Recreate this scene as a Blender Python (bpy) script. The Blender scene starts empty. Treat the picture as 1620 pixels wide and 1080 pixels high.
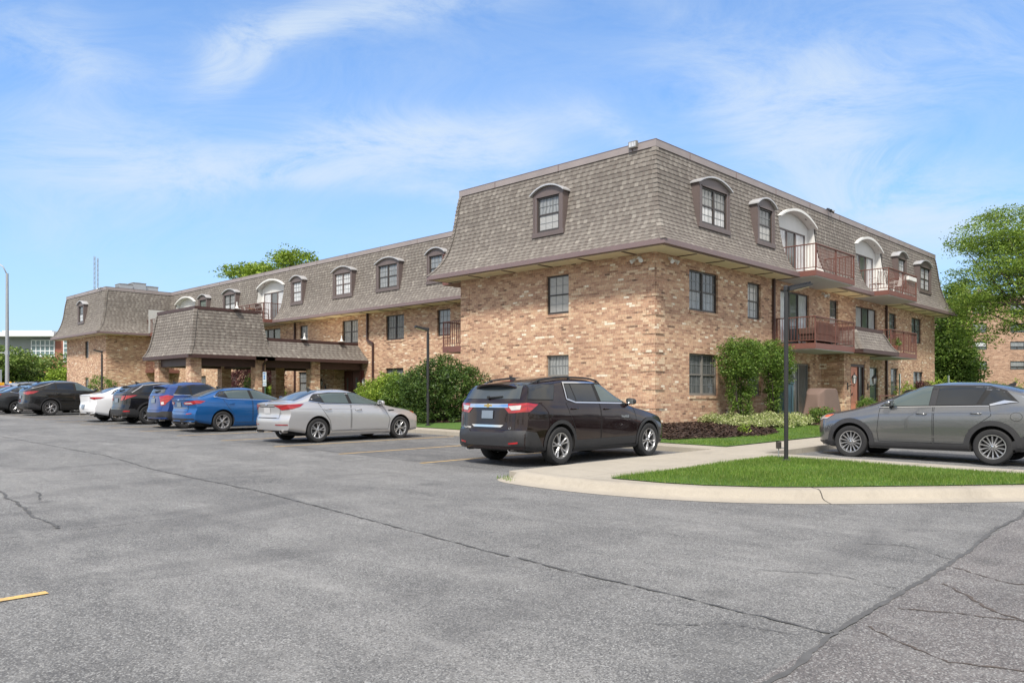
import bpy, bmesh, math, random
import numpy as np
from mathutils import Vector, Matrix
from mathutils.bvhtree import BVHTree
random.seed(7); rng=np.random.default_rng(11)
S=bpy.context.scene; COL=S.collection
# ------------------------------------------------------------ camera, world, sun, exposure
CAM=(-20.293,-13.538,1.588)
UX,UY=(.695,.719),(-.719,.695)
cam=bpy.data.cameras.new('camera'); cam.sensor_width=36; cam.lens=27.7; cam.shift_y=87/1620.
cam.clip_end=3000; cam.clip_start=.1
co=bpy.data.objects.new('camera',cam); COL.objects.link(co)
co.location=CAM; co.rotation_euler=(math.radians(90),0,-math.atan2(.719,.695)); S.camera=co
SUN=Vector((-.74,-.45,1.08)).normalized()
w=bpy.data.worlds.new('World'); S.world=w; w.use_nodes=True
def build_world():
    nt=w.node_tree; N=nt.nodes; L=nt.links; N.clear()
    def nd(t,**k):
        n=N.new(t)
        for a,b in k.items(): setattr(n,a,b)
        return n
    def mth(op,a,b=None,c=None,clamp=False):
        n=nd('ShaderNodeMath',operation=op,use_clamp=clamp)
        for i,v in enumerate((a,b,c)):
            if v is None: continue
            if hasattr(v,'is_output'): L.new(v,n.inputs[i])
            else: n.inputs[i].default_value=v
        return n.outputs[0]
    sky=nd('ShaderNodeTexSky',sky_type='NISHITA'); sky.sun_disc=False
    sky.sun_elevation=math.asin(SUN.z); sky.sun_rotation=math.atan2(SUN.x,SUN.y)
    sky.air_density=1.0; sky.dust_density=.6; sky.ozone_density=1.6; sky.altitude=200
    tc=nd('ShaderNodeTexCoord'); sep=nd('ShaderNodeSeparateXYZ'); L.new(tc.outputs['Generated'],sep.inputs[0])
    x,y,z=sep.outputs
    # direction measured against the building's diagonal: f forward, s sideways
    f=mth('ADD',mth('MULTIPLY',x,.719),mth('MULTIPLY',y,.695)); s=mth('SUBTRACT',mth('MULTIPLY',x,.695),mth('MULTIPLY',y,.719))
    fa=mth('MAXIMUM',mth('ABSOLUTE',f),.12)
    p=mth('DIVIDE',s,fa); q=mth('DIVIDE',z,fa)
    cmb=nd('ShaderNodeCombineXYZ'); L.new(p,cmb.inputs[0]); L.new(q,cmb.inputs[1])
    def noise(sx,sy,rot,sc,det,rough,dist,off=0):
        m=nd('ShaderNodeMapping'); m.inputs['Rotation'].default_value=(0,0,math.radians(rot)); m.inputs['Scale'].default_value=(sx,sy,1); m.inputs['Location'].default_value=(off,off*.7,off*.3)
        L.new(cmb.outputs[0],m.inputs[0]); n=nd('ShaderNodeTexNoise'); n.inputs['Scale'].default_value=sc; n.inputs['Detail'].default_value=det; n.inputs['Roughness'].default_value=rough; n.inputs['Distortion'].default_value=dist
        L.new(m.outputs[0],n.inputs[0]); return n.outputs[0]
    def noise3(sc,det,rough):
        n=nd('ShaderNodeTexNoise'); n.inputs['Scale'].default_value=sc; n.inputs['Detail'].default_value=det; n.inputs['Roughness'].default_value=rough; L.new(tc.outputs['Generated'],n.inputs[0]); return n.outputs[0]
    wisp=noise(1,2.3,-24,4.2,12,.72,.9,3.1); soft=noise(1,2.2,12,1.1,4,.5,.6,8.2)
    wx=noise(1,1,0,1.6,3,.5,0,1.7); wy=noise(1,1,0,1.6,3,.5,0,5.7)
    pw=mth('ADD',p,mth('MULTIPLY',mth('SUBTRACT',wx,.5),.34)); qw=mth('ADD',q,mth('MULTIPLY',mth('SUBTRACT',wy,.5),.16))
    def blob(u,v,ru,rv,ang,amp):
        a=math.radians(ang); cx,cy=(u-810)/1247.,(627-v)/1247.; ru/=1247.; rv/=1247.
        dx=mth('SUBTRACT',pw,cx); dy=mth('SUBTRACT',qw,cy)
        e1=mth('DIVIDE',mth('ADD',mth('MULTIPLY',dx,math.cos(a)),mth('MULTIPLY',dy,math.sin(a))),ru)
        e2=mth('DIVIDE',mth('SUBTRACT',mth('MULTIPLY',dy,math.cos(a)),mth('MULTIPLY',dx,math.sin(a))),rv)
        r2=mth('ADD',mth('MULTIPLY',e1,e1),mth('MULTIPLY',e2,e2))
        return mth('MULTIPLY',mth('POWER',2.718,mth('MULTIPLY',r2,-1)),amp)
    tot=None
    for b in [(360,85,62,26,33,1.0),(455,60,70,14,38,.75),(560,15,170,24,10,.95),(60,75,110,40,-14,.6),(240,250,190,42,0,.62),(520,232,240,26,8,.95),(680,225,110,34,-14,.8),(520,268,100,13,4,.8),(700,300,120,14,-6,.5),
              (1170,170,130,70,-35,.75),(1340,120,70,90,70,.6),(1400,240,150,60,-25,.75),(1520,330,190,55,0,.8),(930,225,90,20,-30,.4),(880,330,110,30,0,.35),(1560,60,160,80,0,.35),(60,330,260,60,0,.25),(60,190,110,40,10,.3)]:
        v=blob(b[0],b[1],b[2]*1.15,b[3]*1.25,b[4],b[5]*1.15); tot=v if tot is None else mth('ADD',tot,v)
    base=mth('MULTIPLY',mth('SUBTRACT',soft,.42,clamp=True),.8)
    wm=mth('MULTIPLY_ADD',wisp,3.0,-.95,clamp=True)
    cm=mth('MULTIPLY',mth('TANH',mth('MULTIPLY',mth('MULTIPLY_ADD',tot,1.0,mth('MULTIPLY',base,1.0)),mth('MULTIPLY_ADD',wm,1.3,.03))),.86)
    # haze low in the sky
    veil=mth('MULTIPLY',mth('POWER',2.718,mth('MULTIPLY',mth('ABSOLUTE',q),-3.1)),.94,clamp=True)
    tint=nd('ShaderNodeMix',data_type='RGBA',blend_type='MULTIPLY'); tint.inputs[0].default_value=1
    L.new(sky.outputs[0],tint.inputs[6]); tint.inputs[7].default_value=SKYTINT
    def mixc(f,a,b):
        m=nd('ShaderNodeMix',data_type='RGBA'); L.new(f,m.inputs[0]); L.new(a,m.inputs[6]); m.inputs[7].default_value=b; return m.outputs[2]
    c=mixc(veil,tint.outputs[2],HAZEC); c=mixc(cm,c,CLOUDC)
    # unseen white cloud added overhead and behind the camera to neutralise blue fill
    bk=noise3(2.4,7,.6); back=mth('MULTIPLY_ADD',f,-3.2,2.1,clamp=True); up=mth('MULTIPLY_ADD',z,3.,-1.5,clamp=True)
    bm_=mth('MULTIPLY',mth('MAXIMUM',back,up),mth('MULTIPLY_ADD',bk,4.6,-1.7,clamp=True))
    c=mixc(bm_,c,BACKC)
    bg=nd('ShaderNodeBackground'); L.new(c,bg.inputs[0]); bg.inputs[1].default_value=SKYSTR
    out=nd('ShaderNodeOutputWorld'); L.new(bg.outputs[0],out.inputs[0])
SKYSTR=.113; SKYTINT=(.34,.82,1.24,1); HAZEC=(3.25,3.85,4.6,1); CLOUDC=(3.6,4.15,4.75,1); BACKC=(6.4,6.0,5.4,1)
build_world()
sl=bpy.data.lights.new('sun','SUN'); sl.energy=3.0; sl.angle=math.radians(9); sl.color=(1,.93,.83)
so=bpy.data.objects.new('sun',sl); COL.objects.link(so); so.rotation_euler=(-SUN).to_track_quat('-Z','Y').to_euler()
S.view_settings.view_transform='Standard'; S.view_settings.look='None'; S.view_settings.exposure=.84; S.view_settings.gamma=1
# ------------------------------------------------------------ helpers
def g(a,b):
    a=max(-60,min(60,a)); b=max(-60,min(42,b)); return .0066*(a+20.3)+.0133*(b+13.54)
def px(u,Y):                      # ground-plan point seen in column u at depth Y
    X=(u-810)/1247.*Y; return (CAM[0]+X*.695+Y*.719, CAM[1]-X*.719+Y*.695)
def zat(v,Y): return 1.588+(627-v)/1247.*Y
def gp(u,v,dz=0):
    r=(u-810)/1247.; y=(1.588-dz)/((v-627)/1247.+.014-.005*r); return px(u,y)
def tag(o,label=None,cat=None,group=None,kind=None):
    if label: o['label']=label
    if cat: o['category']=cat
    if group: o['group']=group
    if kind: o['kind']=kind
    return o
def empty(name,loc,rz=0,label=None,cat=None,group=None):
    o=bpy.data.objects.new(name,None); COL.objects.link(o); o.location=loc; o.rotation_euler=(0,0,rz); o.empty_display_size=.2
    return tag(o,label,cat,group)
def copy_tree(o,parent=None):
    c=o.copy(); COL.objects.link(c); c.parent=parent
    for ch in list(o.children): copy_tree(ch,c)
    return c
class MB:
    def __init__(s): s.v=[]; s.f=[]; s.m=[]; s.uv={}
    def face(s,pts,m=0,uv=None):
        n=len(s.v); s.v+= [tuple(p) for p in pts]; s.f.append(tuple(range(n,n+len(pts)))); s.m.append(m)
        if uv: s.uv[len(s.f)-1]=uv
    def box(s,x0,y0,z0,x1,y1,z1,m=0):
        if x0>x1:x0,x1=x1,x0
        if y0>y1:y0,y1=y1,y0
        if z0>z1:z0,z1=z1,z0
        n=len(s.v); s.v+=[(x0,y0,z0),(x1,y0,z0),(x1,y1,z0),(x0,y1,z0),(x0,y0,z1),(x1,y0,z1),(x1,y1,z1),(x0,y1,z1)]
        for q in ((0,3,2,1),(4,5,6,7),(0,1,5,4),(1,2,6,5),(2,3,7,6),(3,0,4,7)): s.f.append(tuple(n+i for i in q)); s.m.append(m)
    def bar(s,p,q,w,h=None,m=0,up=(0,0,1)):          # box beam from p to q
        p=Vector(p);q=Vector(q);h=h or w; d=(q-p).normalized(); upv=Vector(up)
        if abs(d.dot(upv))>.95: upv=Vector((1,0,0))
        a=d.cross(upv).normalized()*w/2; b=a.cross(d).normalized()*h/2
        n=len(s.v); s.v+=[tuple(x) for x in (p-a-b,p+a-b,p+a+b,p-a+b,q-a-b,q+a-b,q+a+b,q-a+b)]
        for t in ((0,3,2,1),(4,5,6,7),(0,1,5,4),(1,2,6,5),(2,3,7,6),(3,0,4,7)): s.f.append(tuple(n+i for i in t)); s.m.append(m)
    def tube(s,pts,r,n=10,m=0,cap=True):
        pts=[Vector(p) for p in pts]; rs=r if isinstance(r,(list,tuple)) else [r]*len(pts); base=len(s.v); a=None
        for i,p in enumerate(pts):
            d=(pts[min(i+1,len(pts)-1)]-pts[max(i-1,0)]).normalized()
            if a is None: a=d.orthogonal().normalized()
            else: a=(a-d*a.dot(d)).normalized()
            b=d.cross(a)
            for k in range(n):
                t=2*math.pi*k/n; s.v.append(tuple(p+(a*math.cos(t)+b*math.sin(t))*rs[i]))
        for i in range(len(pts)-1):
            for k in range(n):
                k2=(k+1)%n; s.f.append((base+i*n+k,base+i*n+k2,base+(i+1)*n+k2,base+(i+1)*n+k)); s.m.append(m)
        if cap:
            s.f.append(tuple(base+k for k in reversed(range(n)))); s.m.append(m)
            e=base+(len(pts)-1)*n; s.f.append(tuple(e+k for k in range(n))); s.m.append(m)
    def lathe(s,prof,n=32,M=None,m=0,closed=False,cap=True):   # prof (r,h) about local z ; M matrix
        M=M or Matrix(); base=len(s.v)
        for r,h in prof:
            for k in range(n):
                t=2*math.pi*k/n; s.v.append(tuple(M@Vector((r*math.cos(t),r*math.sin(t),h))))
        c=len(prof)
        for i in range(c if closed else c-1):
            j=(i+1)%c
            for k in range(n):
                k2=(k+1)%n; s.f.append((base+i*n+k,base+i*n+k2,base+j*n+k2,base+j*n+k)); s.m.append(m)
        if not closed and cap:
            if prof[0][0]>1e-4: s.f.append(tuple(base+k for k in reversed(range(n)))); s.m.append(m)
            if prof[-1][0]>1e-4: s.f.append(tuple(base+(c-1)*n+k for k in range(n))); s.m.append(m)
    def prism(s,poly,z0,z1,m=0):
        n=len(poly); A=[(p[0],p[1],z0) for p in poly]; B=[(p[0],p[1],z1) for p in poly]
        s.face(list(reversed(A)),m); s.face(B,m)
        for i in range(n): j=(i+1)%n; s.face([A[i],A[j],B[j],B[i]],m)
    def ext(s,poly,d,m=0):                            # extrude a 3-D polygon along vector d
        d=Vector(d); A=[Vector(p) for p in poly]; B=[p+d for p in A]; n=len(A)
        s.face(list(reversed(A)),m); s.face(B,m)
        for i in range(n): j=(i+1)%n; s.face([A[i],A[j],B[j],B[i]],m)
    def mesh(s,name,mats,smooth=False,merge=False,sharp=None):
        me=bpy.data.meshes.new(name); me.from_pydata(s.v,[],s.f)
        for mt in mats: me.materials.append(mt)
        if len(mats)>1: me.polygons.foreach_set('material_index',s.m)
        if s.uv:
            ul=me.uv_layers.new(name='UVMap')
            for pi,u in s.uv.items():
                for k,li in enumerate(me.polygons[pi].loop_indices): ul.data[li].uv=u[k]
        if merge:
            bm=bmesh.new(); bm.from_mesh(me); bmesh.ops.remove_doubles(bm,verts=bm.verts,dist=1e-4); bmesh.ops.recalc_face_normals(bm,faces=bm.faces); bm.to_mesh(me); bm.free()
        if smooth:
            me.polygons.foreach_set('use_smooth',[True]*len(me.polygons))
            if sharp: me.set_sharp_from_angle(angle=math.radians(sharp))
        me.update(); return me
    def build(s,name,mats,parent=None,smooth=False,merge=False,sharp=None,bevel=0):
        if not isinstance(mats,(list,tuple)): mats=[mats]
        o=bpy.data.objects.new(name,s.mesh(name,mats,smooth,merge,sharp)); COL.objects.link(o)
        if parent: o.parent=parent
        if bevel:
            b=o.modifiers.new('bevel','BEVEL'); b.width=bevel; b.segments=2; b.limit_method='ANGLE'
        return o
def gridpoly(poly,step,step2=None):
    """2-D polygon cut on a grid; returns bmesh in the xy plane"""
    bm=bmesh.new(); vs=[bm.verts.new((p[0],p[1],0)) for p in poly]; bm.faces.new(vs)
    bmesh.ops.triangulate(bm,faces=bm.faces)
    xs=[p[0] for p in poly]; ys=[p[1] for p in poly]; step2=step2 or step
    def cuts(lo,hi,st,no):
        k=math.floor(lo/st)+1
        while k*st<hi-1e-6:
            geom=bm.verts[:]+bm.edges[:]+bm.faces[:]; bmesh.ops.bisect_plane(bm,geom=geom,plane_co=(k*st*no[0],k*st*no[1],0),plane_no=no,dist=1e-5); k+=1
    cuts(min(xs),max(xs),step,(1,0,0)); cuts(min(ys),max(ys),step2,(0,1,0)); return bm
def sheet(name,poly,zf,step,m,parent=None,skirt=0):
    bm=gridpoly(poly,step)
    for v in bm.verts: v.co.z=zf(v.co.x,v.co.y)
    for f in bm.faces:
        f.normal_update()
        if f.normal.z<0: f.normal_flip()
    if skirt:
        ed=[e for e in bm.edges if e.is_boundary]; r=bmesh.ops.extrude_edge_only(bm,edges=ed)
        for v in r['geom']:
            if isinstance(v,bmesh.types.BMVert): v.co.z-=skirt
    me=bpy.data.meshes.new(name); bm.to_mesh(me); bm.free(); me.materials.append(m)
    me.polygons.foreach_set('use_smooth',[not skirt]*len(me.polygons))
    o=bpy.data.objects.new(name,me); COL.objects.link(o); o.parent=parent; return o
# ------------------------------------------------------------ materials
class NT:
    def __init__(s,name):
        s.m=bpy.data.materials.new(name); s.m.use_nodes=True; s.t=s.m.node_tree; s.N=s.t.nodes; s.L=s.t.links
        s.b=s.N['Principled BSDF']; s.tc=s.N.new('ShaderNodeTexCoord'); s.out=s.N['Material Output']
    def put(s,sock,v):
        if hasattr(v,'is_output'): s.L.new(v,sock)
        elif v is not None:
            if isinstance(v,tuple) and len(v)==3 and sock.type=='RGBA': v=(*v,1)
            sock.default_value=v
    def math(s,op,a,b=None,c=None,clamp=False):
        n=s.N.new('ShaderNodeMath'); n.operation=op; n.use_clamp=clamp
        for i,v in enumerate((a,b,c)):
            if v is not None: s.put(n.inputs[i],v)
        return n.outputs[0]
    def noise(s,vec,scale,det=3,rough=.55,dist=0):
        n=s.N.new('ShaderNodeTexNoise'); n.inputs['Scale'].default_value=scale; n.inputs['Detail'].default_value=det; n.inputs['Roughness'].default_value=rough; n.inputs['Distortion'].default_value=dist
        s.L.new(vec,n.inputs['Vector']); return n.outputs[0]
    def mapping(s,vec,scale=(1,1,1),rot=(0,0,0),loc=(0,0,0)):
        n=s.N.new('ShaderNodeMapping'); n.inputs['Scale'].default_value=scale; n.inputs['Rotation'].default_value=rot; n.inputs['Location'].default_value=loc; s.L.new(vec,n.inputs[0]); return n.outputs[0]
    def wn(s,x,y,z=0.):
        c=s.N.new('ShaderNodeCombineXYZ'); s.put(c.inputs[0],x); s.put(c.inputs[1],y); s.put(c.inputs[2],z)
        n=s.N.new('ShaderNodeTexWhiteNoise'); n.noise_dimensions='3D'; s.L.new(c.outputs[0],n.inputs['Vector']); return n.outputs[0]
    def mix(s,f,a,b,mode='MIX'):
        n=s.N.new('ShaderNodeMix'); n.data_type='RGBA'; n.blend_type=mode; n.clamp_factor=True
        s.put(n.inputs[0],f); s.put(n.inputs[6],a); s.put(n.inputs[7],b); return n.outputs[2]
    def ramp(s,f,stops,const=False):
        n=s.N.new('ShaderNodeValToRGB'); n.color_ramp.interpolation='CONSTANT' if const else 'LINEAR'
        e=n.color_ramp.elements
        while len(e)<len(stops): e.new(.5)
        for i,(p,c) in enumerate(stops): e[i].position=p; e[i].color=(*c,1)
        s.put(n.inputs[0],f); return n.outputs[0]
    def sep(s,v):
        n=s.N.new('ShaderNodeSeparateXYZ'); s.L.new(v,n.inputs[0]); return n.outputs
    def bump(s,h,strength=.3,dist=.01):
        n=s.N.new('ShaderNodeBump'); n.inputs['Strength'].default_value=strength; n.inputs['Distance'].default_value=dist; s.L.new(h,n.inputs['Height']); s.L.new(n.outputs[0],s.b.inputs['Normal'])
    def done(s,col=None,rough=None,metal=None,coat=None,spec=None):
        if col is not None: s.put(s.b.inputs['Base Color'],col)
        if rough is not None: s.put(s.b.inputs['Roughness'],rough)
        if metal is not None: s.put(s.b.inputs['Metallic'],metal)
        if coat is not None: s.b.inputs['Coat Weight'].default_value=coat; s.b.inputs['Coat Roughness'].default_value=.03
        if spec is not None: s.b.inputs['Specular IOR Level'].default_value=spec
        return s.m
def pm(name,c,var=.15,scale=6,rough=.6,metal=0,bump=0,coat=None,stretch=(1,1,1),det=4,spec=None,rv=0):
    """plain surface with procedural tone variation"""
    n=NT(name); o=n.mapping(n.tc.outputs['Object'],stretch); f=n.noise(o,scale,det)
    k=n.math('MULTIPLY_ADD',n.math('SUBTRACT',f,.5),var*2,1.)
    hs=n.N.new('ShaderNodeHueSaturation'); n.put(hs.inputs['Value'],k); hs.inputs['Color'].default_value=(*c,1)
    r=rough
    if rv: r=n.math('MULTIPLY_ADD',n.math('SUBTRACT',f,.5),rv*2,rough,clamp=True)
    if bump: n.bump(n.noise(o,scale*8,3),bump,.005)
    return n.done(hs.outputs[0],r,metal,coat,spec)
def mat_brick(name='brick',h=.0717,wd=.215,stops=None,mortar=(.45,.345,.25)):
    n=NT(name); x,y,z=n.sep(n.tc.outputs['Object']); u=n.math('ADD',x,y)
    rv=n.math('DIVIDE',z,h); row=n.math('FLOOR',rv); fv=n.math('FRACT',rv)
    uo=n.math('ADD',n.math('DIVIDE',u,wd),n.math('MULTIPLY',n.math('MODULO',n.math('ABSOLUTE',row),2),.5)); colu=n.math('FLOOR',uo); fu=n.math('FRACT',uo)
    r1=n.wn(colu,row,.3)
    run=n.wn(n.math('FLOOR',n.math('DIVIDE',n.math('ADD',colu,n.math('MULTIPLY',n.wn(row,7.),9)),3.)),row,5.1)
    low=n.noise(n.mapping(n.tc.outputs['Object'],(1,1,1.4)),.9,3)
    f=n.math('ADD',n.math('ADD',n.math('MULTIPLY',r1,.80),n.math('MULTIPLY',run,.13)),n.math('MULTIPLY_ADD',n.math('SUBTRACT',low,.5),.40,.05),clamp=True)
    stops=stops or [(0,(.14,.076,.052)),(.08,(.29,.155,.100)),(.19,(.41,.228,.150)),(.35,(.49,.288,.188)),(.53,(.56,.350,.224)),(.70,(.61,.412,.268)),(.82,(.68,.515,.352)),(.92,(.81,.73,.59))]
    c=n.ramp(f,stops,True); cl_=n.noise(n.mapping(n.tc.outputs['Object'],(12,12,16)),1,3); c=n.mix(n.math('MULTIPLY',n.math('SUBTRACT',cl_,.5,clamp=True),1.6,clamp=True),c,(.74,.58,.42))
    tick=n.noise(n.mapping(n.tc.outputs['Object'],(34,34,7)),1,3)       # wire-cut vertical texture
    c=n.mix(n.math('MULTIPLY_ADD',tick,1.1,-.35,clamp=True),c,(.11,.065,.045),'MIX') if False else n.mix(n.math('MULTIPLY',n.math('SUBTRACT',tick,.50,clamp=True),3.4,clamp=True),c,(.19,.105,.065))
    mm=n.math('MAXIMUM',n.math('LESS_THAN',fu,.045),n.math('LESS_THAN',fv,.15))
    col=n.mix(mm,c,mortar)
    dirt=n.noise(n.mapping(n.tc.outputs['Object'],(.7,.7,.35)),.7,4); col=n.mix(n.math('MULTIPLY_ADD',dirt,.5,-.2,clamp=True),col,(.25,.155,.10))
    n.bump(n.math('SUBTRACT',n.math('MULTIPLY',tick,.4),mm),.35,.008)
    return n.done(col,.88)
def mat_shingle(name='shingle'):
    n=NT(name); u,v,_=n.sep(n.tc.outputs['UV']); ch=.145
    rv=n.math('DIVIDE',v,ch); row=n.math('FLOOR',rv); fv=n.math('FRACT',rv)
    off=n.wn(row,3.3)
    uu=n.math('ADD',n.math('DIVIDE',u,.27),n.math('MULTIPLY',off,5)); tab=n.math('FLOOR',uu); fu=n.math('FRACT',uu)
    wdt=n.math('MULTIPLY_ADD',n.wn(tab,row,2.),.3,.38)
    tooth=n.math('LESS_THAN',fu,wdt)
    tone=n.wn(tab,row,9.); tone2=n.wn(n.math('FLOOR',n.math('MULTIPLY',uu,2)),row,4.)
    c=n.ramp(n.math('MULTIPLY_ADD',tone,.6,n.math('MULTIPLY',tone2,.4)),[(0,(.090,.080,.072)),(.3,(.136,.123,.110)),(.7,(.182,.167,.149)),(1,(.265,.245,.217))])
    c2=n.mix(.45,c,(.085,.066,.057)); col=n.mix(tooth,c2,c)
    cut=n.math('MULTIPLY',n.math('LESS_THAN',fv,.26),n.math('SUBTRACT',1,tooth)); col=n.mix(n.math('MULTIPLY',cut,.75),col,(.05,.042,.04))  # shadow between raised tabs painted dark at the foot of each course
    gr=n.noise(n.tc.outputs['Object'],120,2); col=n.mix(n.math('MULTIPLY_ADD',gr,.9,-.3,clamp=True),col,(.36,.32,.28))
    st=n.noise(n.mapping(n.tc.outputs['UV'],(1.2,.12,1)),1.5,4); col=n.mix(n.math('MULTIPLY_ADD',st,.8,-.32,clamp=True),col,(.12,.10,.09))
    n.bump(n.math('ADD',n.math('MULTIPLY',tooth,.6),n.math('MULTIPLY',gr,.3)),.5,.01)
    return n.done(col,.9)
def mat_glass(name,c=(.06,.07,.075),curtain=None,rough=.04,blind=False):
    """window glass; behind it a curtain tone with folds, seen through the pane"""
    n=NT(name); x,y,z=n.sep(n.tc.outputs['Object']); u=n.math('ADD',x,y)
    if blind:
        wv=n.math('SINE',n.math('MULTIPLY',z,150)); col=n.mix(n.math('MULTIPLY_ADD',wv,.3,.6,clamp=True),c,curtain)
    elif curtain:
        wv=n.math('SINE',n.math('MULTIPLY',n.math('ADD',u,n.math('MULTIPLY',n.noise(n.tc.outputs['Object'],2.),.3)),46)); f=n.math('MULTIPLY_ADD',wv,.22,.62)
        big=n.noise(n.tc.outputs['Object'],1.3,2); f=n.math('MULTIPLY',f,n.math('MULTIPLY_ADD',big,1.2,.3),clamp=True)
        col=n.mix(f,c,curtain)
    else: col=n.mix(n.noise(n.tc.outputs['Object'],1.1,2),c,tuple(k*1.9 for k in c))
    n.b.inputs['IOR'].default_value=1.45
    wob=n.noise(n.tc.outputs['Object'],1.4,1); n.bump(wob,.05,.05)
    return n.done(col,rough,0,coat=.25)
def mat_leaf(name,c1,c2,c3=None,trans=.3):
    n=NT(name); geo=n.N.new('ShaderNodeNewGeometry'); r=geo.outputs['Random Per Island']
    stops=[(0,c1),(1,c2)] if not c3 else [(0,c1),(.72,c2),(1,c3)]
    col=n.ramp(r,stops); low=n.noise(n.tc.outputs['Object'],1.1,3)
    hs=n.N.new('ShaderNodeHueSaturation'); n.put(hs.inputs['Color'],col); n.put(hs.inputs['Value'],n.math('MULTIPLY_ADD',n.math('SUBTRACT',low,.5),.9,1.))
    n.done(hs.outputs[0],.5,0,spec=.35)
    tr=n.N.new('ShaderNodeBsdfTranslucent'); n.L.new(hs.outputs[0],tr.inputs[0]); ms=n.N.new('ShaderNodeMixShader'); ms.inputs[0].default_value=trans
    n.L.new(n.b.outputs[0],ms.inputs[1]); n.L.new(tr.outputs[0],ms.inputs[2]); n.L.new(ms.outputs[0],n.out.inputs[0]); return n.m
def mat_asphalt(name,c1,c2,c3,seed=0.):
    n=NT(name); o=n.mapping(n.tc.outputs['Object'],loc=(seed,seed*.6,0))
    big=n.noise(n.mapping(o,(.7,.28,1)),.8,7,.7,.35); mid=n.noise(n.mapping(o,(1,.45,1)),2.2,5,.7,.5); fine=n.noise(o,70,3,.7); grit=n.noise(o,210,2,.6)
    f=n.math('MULTIPLY_ADD',big,1.3,n.math('MULTIPLY_ADD',mid,.9,-.62),clamp=True)
    col=n.ramp(f,[(.12,c1),(.5,c2),(.85,c3)])
    vo=n.N.new('ShaderNodeTexVoronoi'); vo.inputs['Scale'].default_value=105; n.L.new(o,vo.inputs['Vector'])
    sp=n.wn(*[vo.outputs['Color']]*1,0.) if False else vo.outputs['Color']
    sr=n.sep(sp)[0]
    col=n.mix(n.math('MULTIPLY',n.math('GREATER_THAN',sr,.82),.58),col,(.42,.42,.41)); col=n.mix(n.math('MULTIPLY',n.math('LESS_THAN',sr,.24),.62),col,(.04,.04,.042))
    col=n.mix(n.math('MULTIPLY_ADD',fine,1.6,-.62,clamp=True),col,(.06,.06,.062))
    stain=n.noise(n.mapping(o,(.3,1.1,1)),.55,5,.6,1.); col=n.mix(n.math('MULTIPLY',n.math('MULTIPLY_ADD',stain,4.5,-2.4,clamp=True),.7),col,(.07,.07,.072))
    pale=n.noise(n.mapping(o,(.9,.35,1),loc=(9,4,0)),.7,9,.8,.3); col=n.mix(n.math('MULTIPLY',n.math('MULTIPLY_ADD',pale,4.5,-2.35,clamp=True),.55),col,(.275,.272,.262))
    pt=n.noise(n.mapping(o,(1,.6,1),loc=(3,8,0)),1.7,8,.72,.5); col=n.mix(n.math('MULTIPLY',n.math('MULTIPLY_ADD',pt,7.,-3.9,clamp=True),.35),col,(.30,.298,.288)); col=n.mix(n.math('MULTIPLY',n.math('MULTIPLY_ADD',pt,-7.,2.7,clamp=True),.4),col,(.07,.07,.073))
    vs=n.N.new('ShaderNodeTexVoronoi'); vs.inputs['Scale'].default_value=.55; n.L.new(n.mapping(o,(1,1.3,1)),vs.inputs['Vector']); spot=n.math('MULTIPLY',n.math('SUBTRACT',.22,n.math('ADD',vs.outputs['Distance'],n.math('MULTIPLY',mid,.16)),clamp=True),7.,clamp=True); col=n.mix(n.math('MULTIPLY',spot,.5),col,(.05,.05,.05))
    n.bump(n.math('ADD',fine,n.math('MULTIPLY',grit,.6)),.7,.008); return n.done(col,.9)
def mat_concrete(name,c=(.46,.42,.35),joint=0):
    n=NT(name); o=n.tc.outputs['Object']; a=n.noise(o,1.3,6,.65,.4); b=n.noise(o,60,3,.7)
    col=n.mix(n.math('MULTIPLY_ADD',a,1.2,-.25,clamp=True),tuple(k*.8 for k in c),tuple(min(1,k*1.12) for k in c)); col=n.mix(n.math('MULTIPLY_ADD',b,1.,-.42,clamp=True),col,tuple(k*.5 for k in c))
    st=n.noise(o,.9,7,.75,1.2); col=n.mix(n.math('MULTIPLY_ADD',st,3.0,-1.55,clamp=True),col,tuple(k*.58 for k in c)); s2=n.noise(o,7,5,.7); col=n.mix(n.math('MULTIPLY_ADD',s2,2.4,-1.25,clamp=True),col,tuple(k*.72 for k in c))
    if joint:
        x,y,z=n.sep(o); j=n.math('MAXIMUM',n.math('LESS_THAN',n.math('FRACT',n.math('DIVIDE',n.math('ADD',x,.3),joint)),.012/joint),n.math('LESS_THAN',n.math('FRACT',n.math('DIVIDE',n.math('ADD',y,.9),joint)),.012/joint)); col=n.mix(n.math('MULTIPLY',j,.75),col,(.09,.08,.07))
    n.bump(b,.3,.004); return n.done(col,.85)
M={}
M['brick']=mat_brick(); M['shingle']=mat_shingle()
M['fascia']=pm('purple brown fascia metal',(.175,.125,.125),.16,1.4,.45,stretch=(1,1,3),rv=.1)
M['fasciap']=pm('weathered grey cap metal',(.27,.235,.23),.2,1.2,.5)
M['dkbrown']=pm('dark brown trim',(.060,.031,.028),.2,3,.5)
M['soffit']=pm('cream soffit board',(.78,.68,.47),.12,1.1,.8)
M['roofflat']=pm('grey roof membrane',(.24,.23,.22),.2,1,.9)
M['bronze']=pm('dark bronze frame',(.048,.040,.036),.2,4,.4)
M['greyframe']=pm('grey window frame',(.20,.19,.175),.12,4,.5)
M['muntin']=pm('white grille bar',(.19,.20,.205),.08,4,.5)
M['dormer']=pm('dormer brown metal',(.125,.098,.093),.12,2,.45)
M['hood']=pm('galvanised dormer hood',(.48,.48,.49),.12,3,.38,.3)
M['white']=pm('white panel',(.66,.66,.64),.07,3,.55)
M['offgrey']=pm('pale grey siding',(.46,.46,.45),.08,2,.6)
M['rail']=pm('red brown railing paint',(.145,.060,.046),.18,5,.5)
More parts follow.
